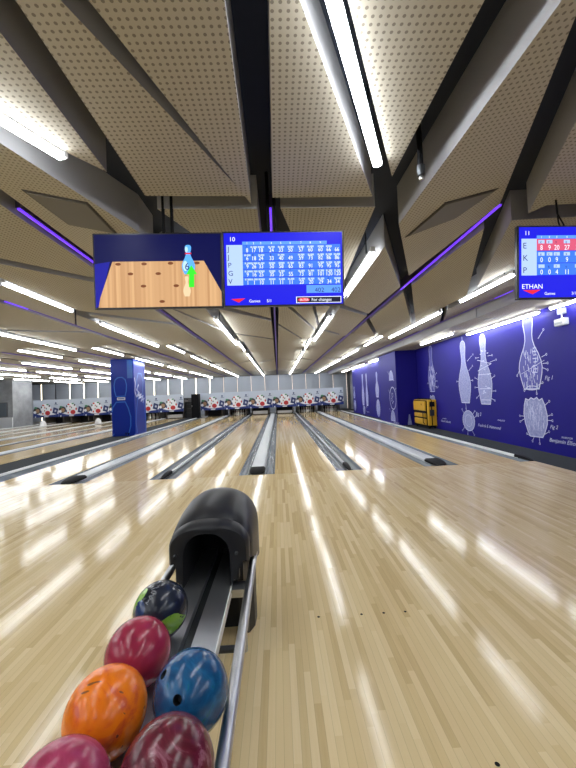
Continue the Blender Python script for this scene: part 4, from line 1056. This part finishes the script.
# pins
def make_pin():
    t = thing('bowling_pin', (0, 0, 0), 'white bowling pin', 'bowling pin')
    prof = [(.0, .381), (.012, .378), (.025, .362), (.032, .335), (.030, .30), (.023, .262), (.024, .235), (.036, .19), (.052, .145), (.060, .114), (.056, .08), (.043, .03), (.026, 0)]
    bm = B(); lathe(bm, [(max(r, .001), h) for r, h in prof], (0, 0, 0), 14); part('body', bm, M['pin'], t, world=False, sm=True)
    bm = B(); lathe(bm, [(.0245, .250), (.0235, .262), (.0245, .274)], (0, 0, 0), 14); part('stripe', bm, M['pin_red'], t, world=False)
    return t
proto = make_pin(); used = False
for k, lab in (('A', 'white bowling pin racked on the second lane right of the carpet aisle'), ('D', 'white bowling pin racked on the second lane from the mural wall'),
          ('E', 'white bowling pin racked on the lane beside the mural wall'), ('H', 'white bowling pin racked on the second lane left of the aisle')):
    c = sum(ed[k]) / 2
    for r in range(4):
        for j in range(r + 1):
            o = proto if not used else copy_tree(proto); used = True
            o.location = (c + (j - r / 2) * .305, FOUL + 18.288 + r * .264, 0); tag(o, lab, 'bowling pin', 'pins' + lab[17:])
# white humps beside the far left lanes
for x, lab in ((-14.27, 'white plastic hump on the lane divider by the concrete wall'), (-10.98, 'white plastic hump on the lane divider left of the column')):
    bm = B(); bmesh.ops.create_uvsphere(bm, u_segments=20, v_segments=12, radius=.2)
    bmesh.ops.bisect_plane(bm, geom=bm.verts[:] + bm.edges[:] + bm.faces[:], plane_co=(0, 0, 0), plane_no=(0, 0, -1), clear_outer=True)
    bmesh.ops.holes_fill(bm, edges=[e for e in bm.edges if e.is_boundary], sides=0)
    bmesh.ops.scale(bm, verts=bm.verts, vec=(.85, 1.2, 1.6)); bmesh.ops.translate(bm, verts=bm.verts, vec=(x, 21.9, .042))
    single('divider_hood', bm, M['white'], lab, 'plastic hood', 'white humps at the far lane ends', sm=True)
# black cabinet
t = thing('cabinet', (-5.49, 23.9, 0), 'tall black cabinet at the end of the carpet aisle between the masking panels', 'cabinet')
bm = B(); box(bm, -5.74, -5.25, 23.6, 24.08, -.004, 1.58, bev=.01); part('body', bm, M['black'], t)
bm = B(); box(bm, -5.72, -5.27, 23.58, 23.605, .03, 1.55, bev=.006); part('door', bm, M['black'], t)
bm = B(); tube(bm, [(-5.70, 23.57, .75), (-5.70, 23.57, .85)], .012, 8); part('handle', bm, M['steel'], t)
t = thing('machine_rack', (-6.1, 24.6, 0), 'dark machinery rack in the gap left of the black cabinet', 'rack')
bm = B(); box(bm, -6.38, -5.80, 24.5, 24.88, -.004, 1.08); part('body', bm, M['machine_dark'], t)
for zz in (.3, .6, .9):
    bm = B(); box(bm, -6.34, -5.84, 24.47, 24.5, zz, zz + .04); part('shelf_edge', bm, M['dark_steel'], t)
bm = B(); box(bm, -20, 4.75, LEND, YB, -.12, -.06); struct('floor_service_aisle', bm, M['concrete'])

# ------------------------------------------------------------------ back wall: blinds and light slits
led_x = [5.67 - 1.118 * i for i in range(23)]
def zb_(): return 1.2
for i, x in enumerate(led_x):
    xl = x - 1.118
    bm = B(); n = 8; w = 1.118 - .085
    rings = []
    for j in range(n + 1):
        u = j / n; xx = x - .0425 - w + w * u; yy = YB - .05 - .05 * math.sin(PI * u)
        rings.append([(xx, yy, -.06), (xx, yy, 2.92), (xx, yy + .02, 2.92), (xx, yy + .02, -.06)])
    if xl < -20.1: break
    loft(bm, rings, True, True); bmesh.ops.recalc_face_normals(bm, faces=bm.faces)
    single('wall_panel', bm, M['blind'], f'curved grey back wall panel, {ORD[i+1]} from the right end', 'wall panel', 'grey panels on the back wall', sm=True)
    bright = x < -5.5
    bm = B(); box(bm, x - .03 * (1 if bright else .7), x + .03 * (1 if bright else .7), YB - .03, YB, -.06, 2.92)
    if i != 21: single('light_slit', bm, M['warm'] if bright else M['warm_dim'], f'{"bright warm" if bright else "thin pale"} vertical light strip on the back wall, {ORD[i+1]} from the right', 'light strip', 'vertical light strips on the back wall')

# ------------------------------------------------------------------ world / view
w = bpy.data.worlds.new('world'); sc.world = w; w.use_nodes = True
w.node_tree.nodes['Background'].inputs[0].default_value = (.5, .55, .7, 1); w.node_tree.nodes['Background'].inputs[1].default_value = .05
vs = sc.view_settings; vs.view_transform = 'Standard'; vs.look = 'None'; vs.exposure = .50; vs.gamma = 1; vs.use_curve_mapping = False
